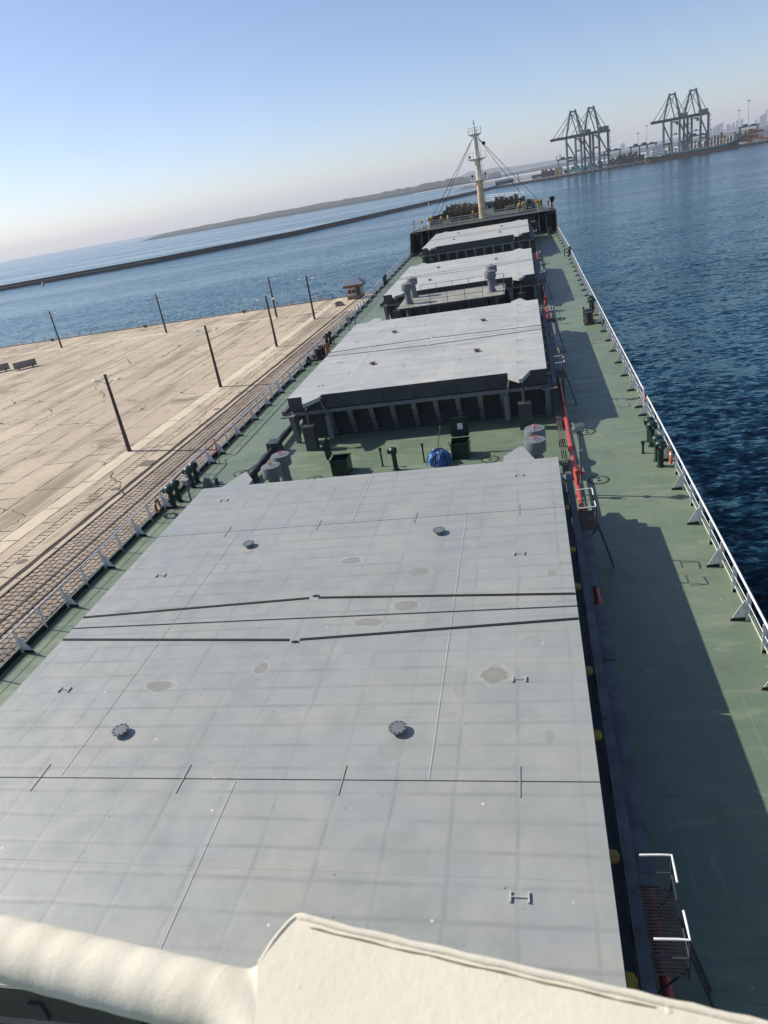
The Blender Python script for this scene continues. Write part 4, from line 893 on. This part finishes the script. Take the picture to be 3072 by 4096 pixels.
# winches
def winch(cx,cy,label,drums,seed):
    t=thing('mooring_winch',label,'winch',(cx,cy,FCZ+.25),0,None,True); t.scale=(1,1.35,1.35); r=random.Random(seed)
    q=MB(); q.box(-2.6,2.6,-.9,.9,0,.3); q.box(-2.6,-2.3,-.7,.7,.3,1.3); q.box(2.3,2.6,-.7,.7,.3,1.3); q.build('bed_frame',dark,t,False)
    x=-2.2
    for k in range(drums):
        w=4.3/drums; q=MB(); rr=.62+r.uniform(-.08,.16)
        prof=[]; m=6
        for i in range(m): prof+=[(rr*.96,x+.1+(w-.2)*i/m),(rr*1.03,x+.1+(w-.2)*(i+.5)/m)]
        q.lathe(prof+[(rr*.96,x+w-.1)],18,(0,0,1.1),'X'); q.build('rope_drum',M['rope'],t)
        q=MB(); q.lathe([(.98,x),(.98,x+.06)],24,(0,0,1.1),'X'); q.build('flange',M['greym'] if k%2 else M['steel'],t); x+=w
    q=MB(); q.lathe([(.95,x),(.95,x+.06)],24,(0,0,1.1),'X'); q.build('flange',M['greym'],t)
    q=MB(); q.tube((-3.0,0,1.1),(3.0,0,1.1),.12,10); q.build('shaft',M['steel'],t)
    q=MB(); q.lathe([(.42,2.7),(.3,2.85),(.3,3.1),(.42,3.25)],16,(0,0,1.1),'X'); q.build('warping_head',M['greym'],t)
winch(-4.8,146.3,'mooring winch with rows of brown rope drums, port side of the mast',5,1)
winch(4.3,146.6,'mooring winch with rope drums and large grey flanges, starboard side of the mast',5,2)
winch(-3.4,141.6,'low anchor windlass with rope drum in front of the port winch',4,3)
# yellow vents
def yvent():
    t=thing('yellow_vent','','vent'); q=MB(); q.lathe([(.20,0),(.20,.04),(.15,.06),(.15,.7)],12); q.path([(0,0,.68),(0,.0,.86),(0,-.07,1.0),(0,-.22,1.07),(0,-.36,1.0),(0,-.40,.86)],.155,12); q.build('gooseneck',M['yellow'],t)
    q=MB(); q.lathe([(.19,.78),(.2,.80),(.2,.86),(.17,.88)],12,(0,-.40,0)); q.build('mouth_flange',M['steel'],t); return t
yp=yvent()
for i,(x,y,lb) in enumerate(((-11.3,139.6,'yellow gooseneck vent at the port forecastle corner'),(-9.9,141.4,'yellow gooseneck vent beside the port stay wires, outer of two'),(-9.3,141.9,'yellow gooseneck vent beside the port stay wires, inner of two'),(-7.4,139.6,'yellow gooseneck vent behind the port part of the forecastle railing, outer of two'),(-6.3,139.2,'yellow gooseneck vent behind the port part of the forecastle railing, inner of two'),(-2.0,140.5,'yellow vent just left of the mast foot'),(6.2,139.6,'yellow gooseneck vent behind the starboard part of the forecastle railing, inner of two'),(7.1,139.8,'yellow gooseneck vent behind the starboard part of the forecastle railing, outer of two'),(9.8,142.0,'yellow gooseneck vent near the starboard stay foot, inner of two'),(10.3,141.6,'yellow gooseneck vent near the starboard stay foot, outer of two'),(11.3,138.6,'yellow gooseneck vent at the starboard forecastle corner'))):
    o=yp if i==0 else copy_tree(yp); tag(o,lb,'vent','yellow vents on the forecastle'); place(o,(x,y,FCZ+.12),rnd.uniform(-.8,.8),True,1.15)
for i,(x,y,lb) in enumerate(((8.3,141.0,'black twin bollards on the starboard forecastle'),(-8.6,139.4,'dark twin bollards on the port forecastle'))): bitts((x,y,FCZ+.15),lb,R(90))
q=MB(); q.box(-.25,.25,-.2,.2,0,1.3); q.box(-.38,.38,-.3,.3,1.3,1.9); solo(q,'lamp_stand',M['rubber'],'black lamp stand on the starboard forecastle corner','lamp',(11.95,135.2,FCZ+.01),0,None,True)
q=MB(); q.tube((0,0,0),(-.15,.3,1.7),.06,8); q.tube((-.15,.3,1.7),(.3,.5,1.5),.05,8); solo(q,'davit',M['steel'],'rusty little davit on the port forecastle corner','davit',(-12.0,135.4,FCZ+.01),0,None,True)

# --- bridge wing around the camera: platform and front wall (below and behind the lens)
mb=MB(); mb.box(-13,13,-4.0,.12,12.30,12.42); struct(mb,'bridge_wing_deck',M['deck'],True)
mb=MB(); mb.box(-9,9,-3.0,-.6,-.1,12.3); struct(mb,'deckhouse_front',M['white'],True)
# foreground handrail and plate
def cream():
    t=NT('thick_cream_paint').set(.75,spec=.25); v=t.coord(); n1=t.noise(v,28,4,.55,.6); n2=t.noise(v,95,4,.6,.3); n3=t.noise(v,9,4)
    c=t.mix(t.ramp(n3,.3,.7),(.66,.60,.465),(.70,.65,.52)); c=t.mix(t.ramp(n1,.58,.75,0,.3),c,(.60,.51,.36)); t.col(c)
    sp=t.n('TexVoronoi'); t.L(v,sp.inputs[0]); sp.inputs['Scale'].default_value=30
    k=t.math('MULTIPLY',t.ramp(sp.outputs[0],.04,.12,1,0),t.ramp(t.noise(v,13,2),.55,.66))
    b=t.bump(n1,.14,.004); b=t.bump(n2,.45,.0016,b); t.bump(k,.5,.0025,b); return t
ct=cream(); M['cream']=ct.m
def pt(px,py,dep): d=ray(px,py); return CAM+d.normalized()*dep*(d.length/FPX)   # dep = distance along the optical axis
RZ=13.352
A=atZ(-500,3668,RZ); B=atZ(905,4011,RZ)
r=.0288
t=thing('bridge_wing_rail','thick cream painted handrail and plate in the foreground','handrail',A)
q=MB(); n=70; pts=[(B-A)*i/n for i in range(n+1)]; rr=random.Random(3)
q.path([p+Vector((0,0,.0006*math.sin(i*.9))) for i,p in enumerate(pts)],[r*(1+(.0015*math.sin(i*.7)+rr.uniform(-.0015,.0015))*(i<n-3)) for i in range(n+1)],40); q.build('handrail',M['cream'],t)
P0=atZ(1190,3672,RZ+.0292); nrm=Vector((-.02,-.04,1)); e1=(atZ(3072,4092,RZ+.0292)-P0).normalized(); nrm=(nrm-e1*nrm.dot(e1)).normalized()
def onpl(px,py,off=0):
    d=ray(px,py); tt=(P0-CAM).dot(nrm)/d.dot(nrm); return CAM+d*tt+nrm*off
edge=[(1030,3845),(1060,3798),(1085,3760),(1115,3722),(1148,3685),(1175,3661),(1203,3655),(1240,3662),(1280,3673),(1340,3690)]+[(1340+i*(3300-1340)/26,3692+i*(4143-3692)/26+(2.0*math.sin(i*1.9))) for i in range(1,27)]
poly=edge+[(3300,4600),(2400,4600),(1500,4550),(1000,4500)]
q=MB(); q.prism([onpl(x,y)-A for x,y in poly],-nrm*.008); pl=q.build('plate',M['cream'],t)
u_=Vector((0,1,0)); ax_=(B-A).normalized(); u_=(u_-ax_*u_.dot(ax_)).normalized(); w_=ax_.cross(u_); w_=-w_ if w_.z<0 else w_
q=MB(); v=[];f=[]; nk=25; nj=14
for j in range(nj+1):
    g=j/nj; sm=g*g*(3-2*g)
    for k in range(nk):
        th=R(10+250*k/(nk-1)); c=B+ax_*(-.004+.035*g)+(u_*math.cos(th)+w_*math.sin(th))*r*1.002
        kk=k/(nk-1); tgt=onpl(1030-30*kk,3845+655*kk,-.0002); v.append(c*(1-sm)+tgt*sm-A)
for j in range(nj):
    for k in range(nk-1): f.append((j*nk+k,j*nk+k+1,(j+1)*nk+k+1,(j+1)*nk+k))
q.add(v,f); q.build('weld_fillet',M['cream'],pl)
q=MB(); m=len(edge); q.path([onpl(x+8*(i<6),y+ (12 if i>=6 else 4),-.0006)-A for i,(x,y) in enumerate(edge)],[max(.0008,.0024*min(1,(i+.6)/3)) if i<6 else .0036+.0003*math.sin(i*2.3) for i in range(m)],16); q.build('rim',M['cream'],pl)
q=MB(); q.path([onpl(x,y+46+2*math.sin(x*.021)+2*math.sin(x*.057),.0002)-A for x,y in edge[7:27]],[.0004+.0008*abs(math.sin(i*1.3)) for i in range(20)],8); q.build('rim_shadow_grime',paint('shadow_grime_crack',(.24,.20,.15),.8,.2,.3,30),pl)  # line under the rim: its shadow and grime drawn as one dark strip

# ================================================================== FAR HARBOUR
def fp(c,x,y,Y): return atY(c[0]+x/c[2],c[1]+y/c[2],Y)
K=(2150,350,4.1475);L=(2550,350,3.178);MM=(1640,480,2.765);AA=(0,900,1.659);NN=(500,600,1.185);OO=(2100,300,1.7068)
# breakwater
bwm=concrete('breakwater_stone',(.045,.042,.04),(.075,.068,.062),0,.5,.3)
p0=Vector((-760,420,0)); p1=Vector((-26,1205,0))
pa=atZ(-300,1214,SEA); pb=atZ(640,1048,SEA); pc=atZ(1640+750/2.765,480+812/2.765,SEA); pd=atZ(1640+985/2.765,480+748/2.765,SEA)
pts=[pa,atZ(0,1163,SEA),pb,atZ(1200,938,SEA),pc,pd]
mb=MB(); v=[];f=[]
fine=[]
for a,b in zip(pts,pts[1:]):
    for i in range(12): fine.append(a+(b-a)*i/12)
fine.append(pts[-1]); r=random.Random(9)
for i,p in enumerate(fine):
    d=(fine[min(i+1,len(fine)-1)]-fine[max(i-1,0)]); d.z=0; d.normalize(); nn=Vector((d.y,-d.x,0))
    v+=[p+Vector((0,0,-2)),p+nn*-1.6+Vector((0,0,1.6+r.uniform(-.3,.3))),p+nn*-3.2+Vector((0,0,2.6+r.uniform(-.2,.2))),p+nn*-3.4+Vector((0,0,3.7)),p+nn*-9+Vector((0,0,3.7)),p+nn*-16+Vector((0,0,-2))]
for i in range(len(fine)-1):
    for k in range(5): f.append((i*6+k,i*6+k+1,i*6+7+k,i*6+6+k))
mb.add([Vector(x) for x in v],f); solo(mb,'breakwater',bwm,'long dark breakwater crossing the water behind the quay','breakwater',smooth=False)
# rubble mole beyond
mb=MB(); v=[];f=[]; P=[atY(1640+480/2.765,480+783/2.765,1690),atY(1640+740/2.765,480+735/2.765,1710),atY(1640+1100/2.765,480+672/2.765,1720),atY(1640+1460/2.765,480+610/2.765,1720)]
fine=[]
for a,b in zip(P,P[1:]):
    for i in range(14): fine.append(a+(b-a)*i/14)
fine.append(P[-1])
for i,p in enumerate(fine):
    p=Vector((p.x,p.y,SEA)); h=5+r.uniform(-.7,.7); h*=min(1,.35+i*.2); v+=[p+Vector((0,-6,-1)),p+Vector((0,-1,h*.6)),p+Vector((0,2,h)),p+Vector((0,60,h)),p+Vector((0,75,-1))]
for i in range(len(fine)-1):
    for k in range(4): f.append((i*5+k,i*5+k+1,i*5+6+k,i*5+5+k))
mb.add(v,f); solo(mb,'rubble_mole',concrete('pale_rubble',(.42,.37,.31),(.50,.45,.38),0,.6,.3),'pale rubble mole behind the mast foot, beyond the breakwater','mole',smooth=False)
# buoys
for (p,lb) in ((Vector((-360,524,SEA)),'small pale buoy floating before the breakwater, far left'),(Vector((-100,909,SEA)),'small pale buoy floating before the breakwater, left of the forecastle')):
    t=thing('buoy',lb,'buoy',p); q=MB(); q.lathe([(.9,-.5),(1.0,.0),(1.0,.5),(.8,.7)],14); q.build('float',M['orangeold'],t); q=MB(); q.lathe([(.8,.7),(.28,2.6),(.25,3.0),(.02,3.2)],12); q.build('tower',M['white'],t)
# container terminal
QT=-5.4
ql=Vector((-26,1176,0)); qr=Vector((620,1065,0)); qd=(qr-ql).normalized(); qn=Vector((-qd.y,qd.x,0)); ANG=math.atan2(qd.y,qd.x)
tm=concrete('terminal_concrete',(.42,.36,.29),(.48,.42,.34),0,.4,.2)
mb=MB(); mb.prism([ql+Vector((0,0,-12)),qr+Vector((0,0,-12)),qr+qn*700+Vector((0,0,-12)),ql+qn*480+Vector((160,0,-12))],(0,0,12+QT)); term=struct(mb,'terminal_ground',tm)
face=paint('terminal_face',(.14,.115,.09),.8,0,.3,.1,bump=0)
q=MB(); ln=(qr-ql).length
for i in range(int(ln/9)):
    a=ql+qd*(i*9+.5); q.prism([a-qn*.6+Vector((0,0,SEA-1)),a+qd*7.4-qn*.6+Vector((0,0,SEA-1)),a+qd*7.4-qn*.6+Vector((0,0,QT-1.5)),a-qn*.6+Vector((0,0,QT-1.5))],qn*.5)
q.build('fender_panels',face,term,False,kind='stuff')
def quayX(px,py,back):     # point on the terminal 'back' metres behind its edge, under the given pixel column
    d=ray(px,py); o=ql+qn*back; tt=(o-CAM).dot(qn)/d.dot(qn); p=CAM+d*tt; return Vector((p.x,p.y,QT))
def bar(q,a,b,w,h=None):
    a=Vector(a);b=Vector(b);d=(b-a).normalized(); u=Vector((0,0,1)) if abs(d.z)<.9 else Vector((0,1,0)); s=d.cross(u).normalized(); u=s.cross(d); h=h or w
    q.add([a+s*w/2*i+u*h/2*j for i,j in ((-1,-1),(1,-1),(1,1),(-1,1))]+[b+s*w/2*i+u*h/2*j for i,j in ((-1,-1),(1,-1),(1,1),(-1,1))],[(3,2,1,0),(4,5,6,7),(0,1,5,4),(1,2,6,5),(2,3,7,6),(3,0,4,7)])
def crane():
    t=thing('ship_to_shore_crane','','crane'); X=12.2; Gy=21
    for sx in (-1,1):
        for y,h in ((0,46),(Gy,46)): q=MB(); bar(q,(sx*X,y,2.5),(sx*X,y,h),2.3,2.0); q.build('leg',M['teal'],t,False)
        q=MB(); bar(q,(sx*X,0,16),(sx*X,Gy,16),1.8,2.2); q.build('portal_beam',M['craneb'],t,False)
        q=MB(); bar(q,(sx*X,0,41),(sx*X,Gy,17),1.3); q.build('brace',M['craneb'],t,False)
        q=MB(); bar(q,(sx*X,0,46),(sx*4.5,1.5,77),1.7,1.9); q.build('mast_leg',M['teal'],t,False)
        q=MB(); bar(q,(sx*4.5,2,76),(sx*5,17,47),1.0); q.build('back_leg',M['craneb'],t,False)
        q=MB(); bar(q,(sx*4,-46,45.2),(sx*4,38,46.2),1.5,3.2); q.build('girder',M['craneb'],t,False)
        for y in (-22,-40): q=MB(); bar(q,(sx*4.2,1,76),(sx*4,y,47),.55); q.build('forestay',M['craneb'],t,False)
        q=MB(); bar(q,(sx*4.2,2,76),(sx*4,34,48),.55); q.build('backstay',M['craneb'],t,False)
        q=MB(); bar(q,(sx*X,0,46),(sx*X,Gy,46),1.6,2.2); q.build('top_beam',M['craneb'],t,False)
    for y in (0,Gy):
        q=MB(); bar(q,(-X-3,y,2.6),(X+3,y,2.6),2.0,2.8); q.build('sill_beam',M['teal'],t,False)
        q=MB(); bar(q,(-X,y,47),(X,y,47),1.6,2.0); q.build('cross_beam',M['craneb'],t,False)
        for x in (-X,X):
            q=MB(); q.box(x-3.6,x+3.6,y-.7,y+.7,0,1.6); q.build('bogie',M['craneb'],t,False)
    q=MB(); q.box(-5.2,5.2,.2,3,76,78.2); q.box(-4.5,-3.5,1,2,78.2,79.6); q.box(3.4,4.6,1,2,78.2,79.8); q.build('apex_beam',M['craneb'],t,False)
    q=MB(); q.box(-4.6,4.6,25,35,47.9,52.5); q.build('machinery_house',M['craneb'],t,False)
    q=MB(); q.box(-5,5,-44,38,46.9,47.1) ; q.build('walkway',M['craneb'],t,False)
    q=MB(); q.box(-2.6,2.6,8,13,41.5,43.4); q.build('trolley',M['craneb'],t,False); q=MB(); q.box(-1.4,1.4,13.4,16,38.6,41.4); q.build('cab',M['craneb'],t,False)
    q=MB(); q.box(-6,6,9.8,11.2,26,26.8); q.box(-1.6,1.6,9.4,11.6,26.8,28.2); sp=q.build('spreader',M['craneb'],t,False); q=MB()
    for x in (-1.5,1.5): bar(q,(x,10.5,28),(x,10.5,41.6),.16)
    q.build('hoist_rope',M['craneb'],sp,False)
    q=MB(); y0=Gy+1.6
    for i in range(7): z=4+i*6; bar(q,(X,y0,z),(X+3.4,y0,z+3),.5,.3); bar(q,(X+3.4,y0,z+3),(X,y0,z+6),.5,.3); bar(q,(X+3.4,y0,z+3),(X,y0,z+3),.3)
    q.build('stair_tower',M['craneb'],t,False); return t
cr=crane()
for i,(c,x,y,lb) in enumerate(((K,622,1380,'teal container crane, leftmost of the four across the water'),(K,915,1320,'teal container crane, second from left, boom overlapping the leftmost one'),(L,432,820,'teal container crane behind the green ship, left of the right-hand pair'),(L,692,770,'teal container crane behind the green ship, rightmost of the four'))):
    o=cr if i==0 else copy_tree(cr); tag(o,lb,'crane','container cranes at the far terminal'); p=quayX(c[0]+x/c[2],c[1]+y/c[2],8 if i<2 else 14); place(o,p,R(-40),False,1.0 if i<2 else .96)
# yard gantries
def rtg():
    t=thing('yard_gantry','','gantry crane'); 
    for x in (-12,12):
        for y in (-4,4): q=MB(); bar(q,(x,y,1),(x,y,20),1.1); q.build('leg',M['craneb'],t,False)
        q=MB(); bar(q,(x,-5,1.2),(x,5,1.2),1.4); q.build('bogie_beam',M['craneb'],t,False)
    for y in (-3,3): q=MB(); bar(q,(-14,y,20.5),(14,y,20.5),1.2,1.8); q.build('girder',M['craneb'],t,False)
    q=MB(); q.box(-8,-2,-3.5,3.5,21,24); q.build('trolley',M['craneb'],t,False); q=MB(); q.box(3,9,-1,1,21.4,22.6); q.build('machinery',M['craneb'],t,False); return t
rp=rtg()
for i,(c,x,y,bk,lb) in enumerate(((K,480,1300,70,'yard gantry crane left of the leftmost container crane'),(K,1240,1150,110,'yard gantry crane right of the second container crane'),(L,20,830,90,'yard gantry crane left of the green ship stern, left one'),(L,130,820,90,'yard gantry crane behind the green ship white house'),(L,760,740,95,'yard gantry crane between the right-hand container cranes'),(L,1410,600,110,'yard gantry crane at far right above the container stacks'))):
    o=rp if i==0 else copy_tree(rp); tag(o,lb,'gantry crane','yard gantry cranes'); p=quayX(c[0]+x/c[2],c[1]+y/c[2],bk); place(o,p,ANG+R(8),False,.95)
# light masts
for i,(c,x,y,bk,h,lb) in enumerate(((L,12,800,120,36,'tall floodlight mast left of the green ship, left one'),(L,120,800,120,44,'tall floodlight mast behind the green ship house'),(L,1282,600,150,42,'tall floodlight mast at far right, left of the two'),(L,1400,600,60,50,'tall floodlight mast at far right, rising beside the yard gantry'))):
    t=thing('light_mast',lb,'light mast',quayX(c[0]+x/c[2],c[1]+y/c[2],bk),0,'terminal light masts'); q=MB(); q.lathe([(.6,0),(.28,h)],8); q.build('pole',M['lampgrey'],t); q=MB(); q.lathe([(.5,h),(2.2,h+.3),(2.2,h+1),(.5,h+1.2)],10); q.build('lamp_ring',M['craneb'],t)
# containers
ccol={'rust red':(.17,.045,.03),'dark blue':(.02,.04,.085),'grey':(.20,.20,.20),'sand yellow':(.42,.32,.12),'teal green':(.03,.20,.15),'pale grey':(.46,.48,.46),'brown':(.11,.055,.04),'orange':(.40,.14,.03)}
cm={}
for k,c in ccol.items():
    m=paint('container_'+k.replace(' ','_'),c,.6,.05,.15,.3,bump=0); q=MB(); q.box(-6.05,6.05,-1.2,1.2,.0,2.55)
    for i in range(20):
        x=-5.8+i*.6; q.box(x,x+.26,-1.24,-1.2,.12,2.43); q.box(x,x+.26,1.2,1.24,.12,2.43)
    for sx in (-1,1):
        for zz in (.12,): q.box(min(sx*6.05,sx*6.09),max(sx*6.05,sx*6.09),-1.05,-.05,.15,2.4); q.box(min(sx*6.05,sx*6.09),max(sx*6.05,sx*6.09),.05,1.05,.15,2.4)
    cm[k]=q.mesh('shipping_container',m,False)
r=random.Random(21)
def stack(c,x0,x1,y,bk,n,hmin,hmax,where,cols,rot=PI/2,rows=1,pitch=None):
    for j in range(rows):
        for i in range(n):
            xx=x0+(x1-x0)*(i+.5)/n; p=quayX(c[0]+xx/c[2],c[1]+y/c[2],bk+j*13.2); h=r.randint(hmin,hmax)
            for k in range(h):
                col=r.choice(cols); o=put('shipping_container',cm[col],None); place(o,p+Vector((0,0,k*2.6)),ANG+rot+r.uniform(-.01,.01)); tag(o,f'{col} shipping container stacked {where}','container','containers '+where)
dk=['dark blue','rust red','brown','grey','dark blue','rust red']
stack(K,-90,80,1480,34,4,2,3,'at the far left end of the terminal',['pale grey','grey','dark blue'])
stack(K,80,300,1450,22,8,3,4,'left of the leftmost container crane',dk)
stack(K,300,410,1440,20,4,4,4,'nearest the leftmost crane, pale block',['sand yellow','sand yellow','teal green'])
stack(K,430,700,1330,60,6,2,4,'behind the leftmost container crane',['rust red','pale grey','rust red','teal green'])
stack(K,720,1150,1300,75,8,2,4,'behind the second container crane',['rust red','pale grey','rust red','dark blue'])
stack(K,1190,1310,1280,24,4,3,4,'just right of the second container crane',['sand yellow','rust red','dark blue'])
stack(K,1310,1660,1250,26,12,4,5,'between the crane pairs',dk+['sand yellow'])
stack(L,-10,90,880,30,4,3,4,'left of the green ship stern',dk)
stack(L,340,880,740,80,13,3,6,'behind the green ship cargo deck',['rust red','orange','brown','pale grey','dark blue'])
stack(L,880,1250,700,85,9,4,7,'behind the green ship bow',['rust red','sand yellow','rust red','brown','teal green'])
stack(L,1420,1640,660,30,3,4,5,'at the right picture edge, long sides showing',['pale grey','rust red','orange','pale grey','teal green'],0,2)
stack(L,1250,1659,600,120,12,4,7,'in the back row at far right',['rust red','dark blue','sand yellow','teal green'])
# lighthouse and blue shed at the terminal end
t=thing('harbour_light','red and white banded harbour light at the terminal end','lighthouse',quayX(1640+1197/2.765,480+690/2.765,8))
for k in range(5): q=MB(); q.lathe([(1.5-.12*k,1.9*k),(1.5-.12*(k+1),1.9*(k+1))],14); q.build('band',M['red'] if k%2 else M['white'],t)
q=MB(); q.lathe([(1.5,9.5),(1.5,9.8),(.7,9.9),(.7,11.2),(1.0,11.3),(.1,12.2)],12); q.build('lantern',M['red'],t)
t=thing('jetty_shed','blue grey shed on piles at the end of the terminal','shed',quayX(1640+1050/2.765,480+715/2.765,55)); bl=paint('shed_blue',(.06,.11,.15),.6,0,.2,.3,bump=0)
q=MB(); q.box(-14,14,-6,6,-2.6,4.2); q.build('wall',bl,t,False); q=MB(); q.prism([(-15,-7,4.2),(15,-7,4.2),(15,0,6.2),(-15,0,6.2)],(0,0,.3)); q.prism([(-15,7,4.2),(15,7,4.2),(15,0,6.2),(-15,0,6.2)],(0,0,.3)); q.build('roof',bl,t,False)
for i in range(6): q=MB(); q.box(-12+i*4.2,-10+i*4.2,-6.1,-6,0,2.6); q.build('window',M['glass'],t,False)
# green cargo ship
def cargo():
    a=quayX(2550+92/3.178,350+930/3.178,-24); b=quayX(2550+1310/3.178,350+755/3.178,-24); ln=(b-a).length; c=(a+b)/2; c.z=SEA
    t=thing('cargo_ship','green hulled cargo ship with red bottom and white house moored under the right cranes','ship',c,math.atan2(b.y-a.y,b.x-a.x)); h=ln/2
    gm=paint('ship_green_paint',(.018,.10,.06),.5,.05,.2,.08,bump=0); rm=paint('ship_red_bottom',(.26,.075,.055),.6,.05,.2,.08,bump=0)
    st=[(-1,.25,.0),(-.97,.7,.15),(-.9,.95,.5),(-.75,1,.9),(-.3,1,1),(.3,1,1),(.62,.97,.9),(.8,.78,.55),(.92,.42,.2),(1.0,.06,.0)]
    def deckz(u): return 6.2+(5.2*max(0,(u-.55)/.45)**1.3)+(1.2 if u<-.8 else 0)
    def loft(z0,z1,f0,f1,name,mat):
        q=MB(); v=[];f=[]
        for u,w,wl in st:
            zz0=z0(u);zz1=z1(u); x0=u*h*(1-.03*f0)-(0 if u<.6 else (1-f0)*(u-.6)*10); x1=u*h-(0 if u<.6 else (1-f1)*(u-.6)*10); B=10.5
            w0=(w*f0+wl*(1-f0))*B; w1=(w*f1+wl*(1-f1))*B
            v+=[(x0,-w0,zz0),(x1,-w1,zz1),(x1,w1,zz1),(x0,w0,zz0)]
        for i in range(len(st)-1):
            for k in range(4): f.append((i*4+k,i*4+(k+1)%4,i*4+4+(k+1)%4,i*4+4+k))
        f+=[(0,1,2,3),tuple((len(st)-1)*4+k for k in (3,2,1,0))]; q.add(v,f); return q.build(name,mat,t,False)
    loft(lambda u:-2,lambda u:3.2,.0,.55,'lower_hull',rm); loft(lambda u:3.2,deckz,.55,1.0,'upper_hull',gm)
    wh=M['white']; q=MB(); x0=-h*.86
    for k in range(5): q.box(x0+k*.9,x0+17-k*.7,-9+k*.8,9-k*.8,7.2+k*2.7,7.2+k*2.7+2.68)
    hs=q.build('house',wh,t,False)
    for k in range(4):
        for i in range(6): q=MB(); yy=-9.03+k*.8; q.box(x0+2.5+i*2.1,x0+3.4+i*2.1,yy,yy+.04,8.4+k*2.7,9.4+k*2.7); q.build('window',M['glass'],hs,False)
    q=MB(); q.box(x0-5.5,x0-1,-3,3,7.2,17.5); q.build('funnel',M['mastwhite'],t,False); q=MB(); q.tube((x0+9,0,20.6),(x0+9,0,28),.35,6); bar(q,(x0+9,-2.5,25.5),(x0+9,2.5,25.5),.4); q.build('mast',wh,t,False)
    for i in range(5): q=MB(); xx=-h*.52+i*h*.245; q.box(xx,xx+h*.21,-7.5,7.5,6.0,8.4); q.build('hatch',M['greym'],t,False)
    for i in range(26): q=MB(); xx=-h*.6+i*h*.05; q.box(xx,xx+2.2,-10.2,-9.6,6.2,7.6+(i%3)*.3); q.build('deck_post',M['lampgrey'],t,False)
    q=MB(); q.tube((h*.86,0,11),(h*.86,0,22),.3,6); q.build('fore_mast',M['white'],t,False)
cargo()
# land behind
hm=concrete('far_land',(.07,.08,.07),(.10,.105,.09),0,.4,0,False); sand=concrete('pale_haze_glare',(.62,.60,.56),(.68,.66,.62),0,.1,0,False)  # palest colour here imitates bright haze and smooth water
def ridge(name,prof,depth,mat,base=SEA,seed=1,jag=.12):
    # prof: (pixel x, shore pixel y, height m, distance Y)
    r=random.Random(seed); mb=MB(); v=[];f=[]; ps=[]
    for (a,b) in zip(prof,prof[1:]):
        for i in range(14):
            u=i/14; ps.append([a[k]+(b[k]-a[k])*u for k in range(4)])
    ps.append(list(prof[-1]))
    for (px,py,h,Y) in ps:
        p=atY(px,py,Y); hh=h*(1+r.uniform(-jag,jag))
        v+=[(p.x,Y,base-2),(p.x,Y+depth*.05,base+hh*.3),(p.x,Y+depth*.3,base+hh*.8*(1+r.uniform(-jag,jag))),(p.x,Y+depth*.6,base+hh),(p.x,Y+depth,base-2)]
    for i in range(len(ps)-1):
        for k in range(4): f.append((i*5+k,i*5+k+1,i*5+6+k,i*5+5+k))
    mb.add(v,f); struct(mb,name,mat,smooth=False)
ridge('far_coast',[(540,970,1,2700),(600,960,14,2700),(900,905,19,2720),(1260,848,21,2750),(1540,795,22,2760),(1800,750,26,2800),(2000,712,20,2850)],200,hm,seed=2,jag=.10)
ridge('hill',[(1780,735,2,8500),(1830,725,40,8500),(1870,715,70,8500),(1930,705,62,8500),(1980,700,66,8500),(2020,690,45,8500),(2200,660,34,8500),(2500,610,32,8500),(2800,560,36,8500),(3200,480,40,8500)],700,hm,seed=4,jag=.05)
ridge('shore_land',[(1930,745,3,3000),(2050,728,9,3050),(2300,682,12,3100),(2600,630,12,3150),(2900,575,13,3200),(3250,515,14,3200)],500,hm,seed=6,jag=.08)
ridge('bright_haze_band',[(1650,782,.8,2500),(1900,738,1.6,2500),(2300,668,2.2,2450),(2600,620,2.2,2450),(3200,510,2.2,2450)],60,sand,seed=8,jag=.05)  # pale strip added for the bright haze and water glare along the coast
# city towers
tw=paint('tower_concrete',(.36,.34,.33),.8,0,.15,.02,bump=0); r=random.Random(31)
groups=[(K,[(320,1215,40),(380,1200,52)],'far left behind the leftmost container crane'),(K,[(1395,1060,42),(1430,1045,48)],'between the two crane pairs'),
 (L,[(930,590,44),(970,585,46),(1005,580,58),(1040,575,62),(1075,570,66)],'right of the rightmost container crane'),(L,[(1145,555,46),(1170,553,44),(1215,545,52),(1265,540,62),(1320,530,64)],'in the middle cluster on the skyline'),(L,[(1500,505,44),(1560,495,62),(1590,490,72),(1625,485,96)],'at the right end of the skyline'),
 ((500,600,1.185),[(1078,235,9),(1240,208,10),(850,287,6)],'standing on the left coast')]
for c,ls,where in groups:
    for (x,y,h) in ls:
        Y=8000 if c!=(500,600,1.185) else 2900; h=h*1.25 if Y>5000 else h
        p=atY(c[0]+x/c[2],c[1]+y/c[2],Y); w=r.uniform(8,12) if Y>5000 else 5; t=thing('tower_block',f'hazy grey tower block {where}','building',(p.x,Y,SEA+10),r.uniform(-.3,.3),'tower blocks '+where)
        q=MB(); q.box(-w,w,-8,8,0,h); q.build('wall',tw,t,False); q=MB(); q.box(-w*.4,w*.4,-4,4,h,h+4); q.build('roof_house',tw,t,False)
# ------------------------------------------------------------------ haze
hz=MB(); hz.box(-11900,11900,-11900,11900,-16,165); ho=hz.build('haze',None,None,False,kind='stuff')
hmz=bpy.data.materials.new('haze_air'); hmz.use_nodes=True; tr=hmz.node_tree; tr.nodes.remove(tr.nodes['Principled BSDF']); pv=tr.nodes.new('ShaderNodeVolumePrincipled'); pv.inputs['Color'].default_value=(.86,.90,1,1); pv.inputs['Density'].default_value=1.0e-4; pv.inputs['Anisotropy'].default_value=.1
tr.links.new(pv.outputs[0],tr.nodes['Material Output'].inputs['Volume']); ho.data.materials.append(hmz)
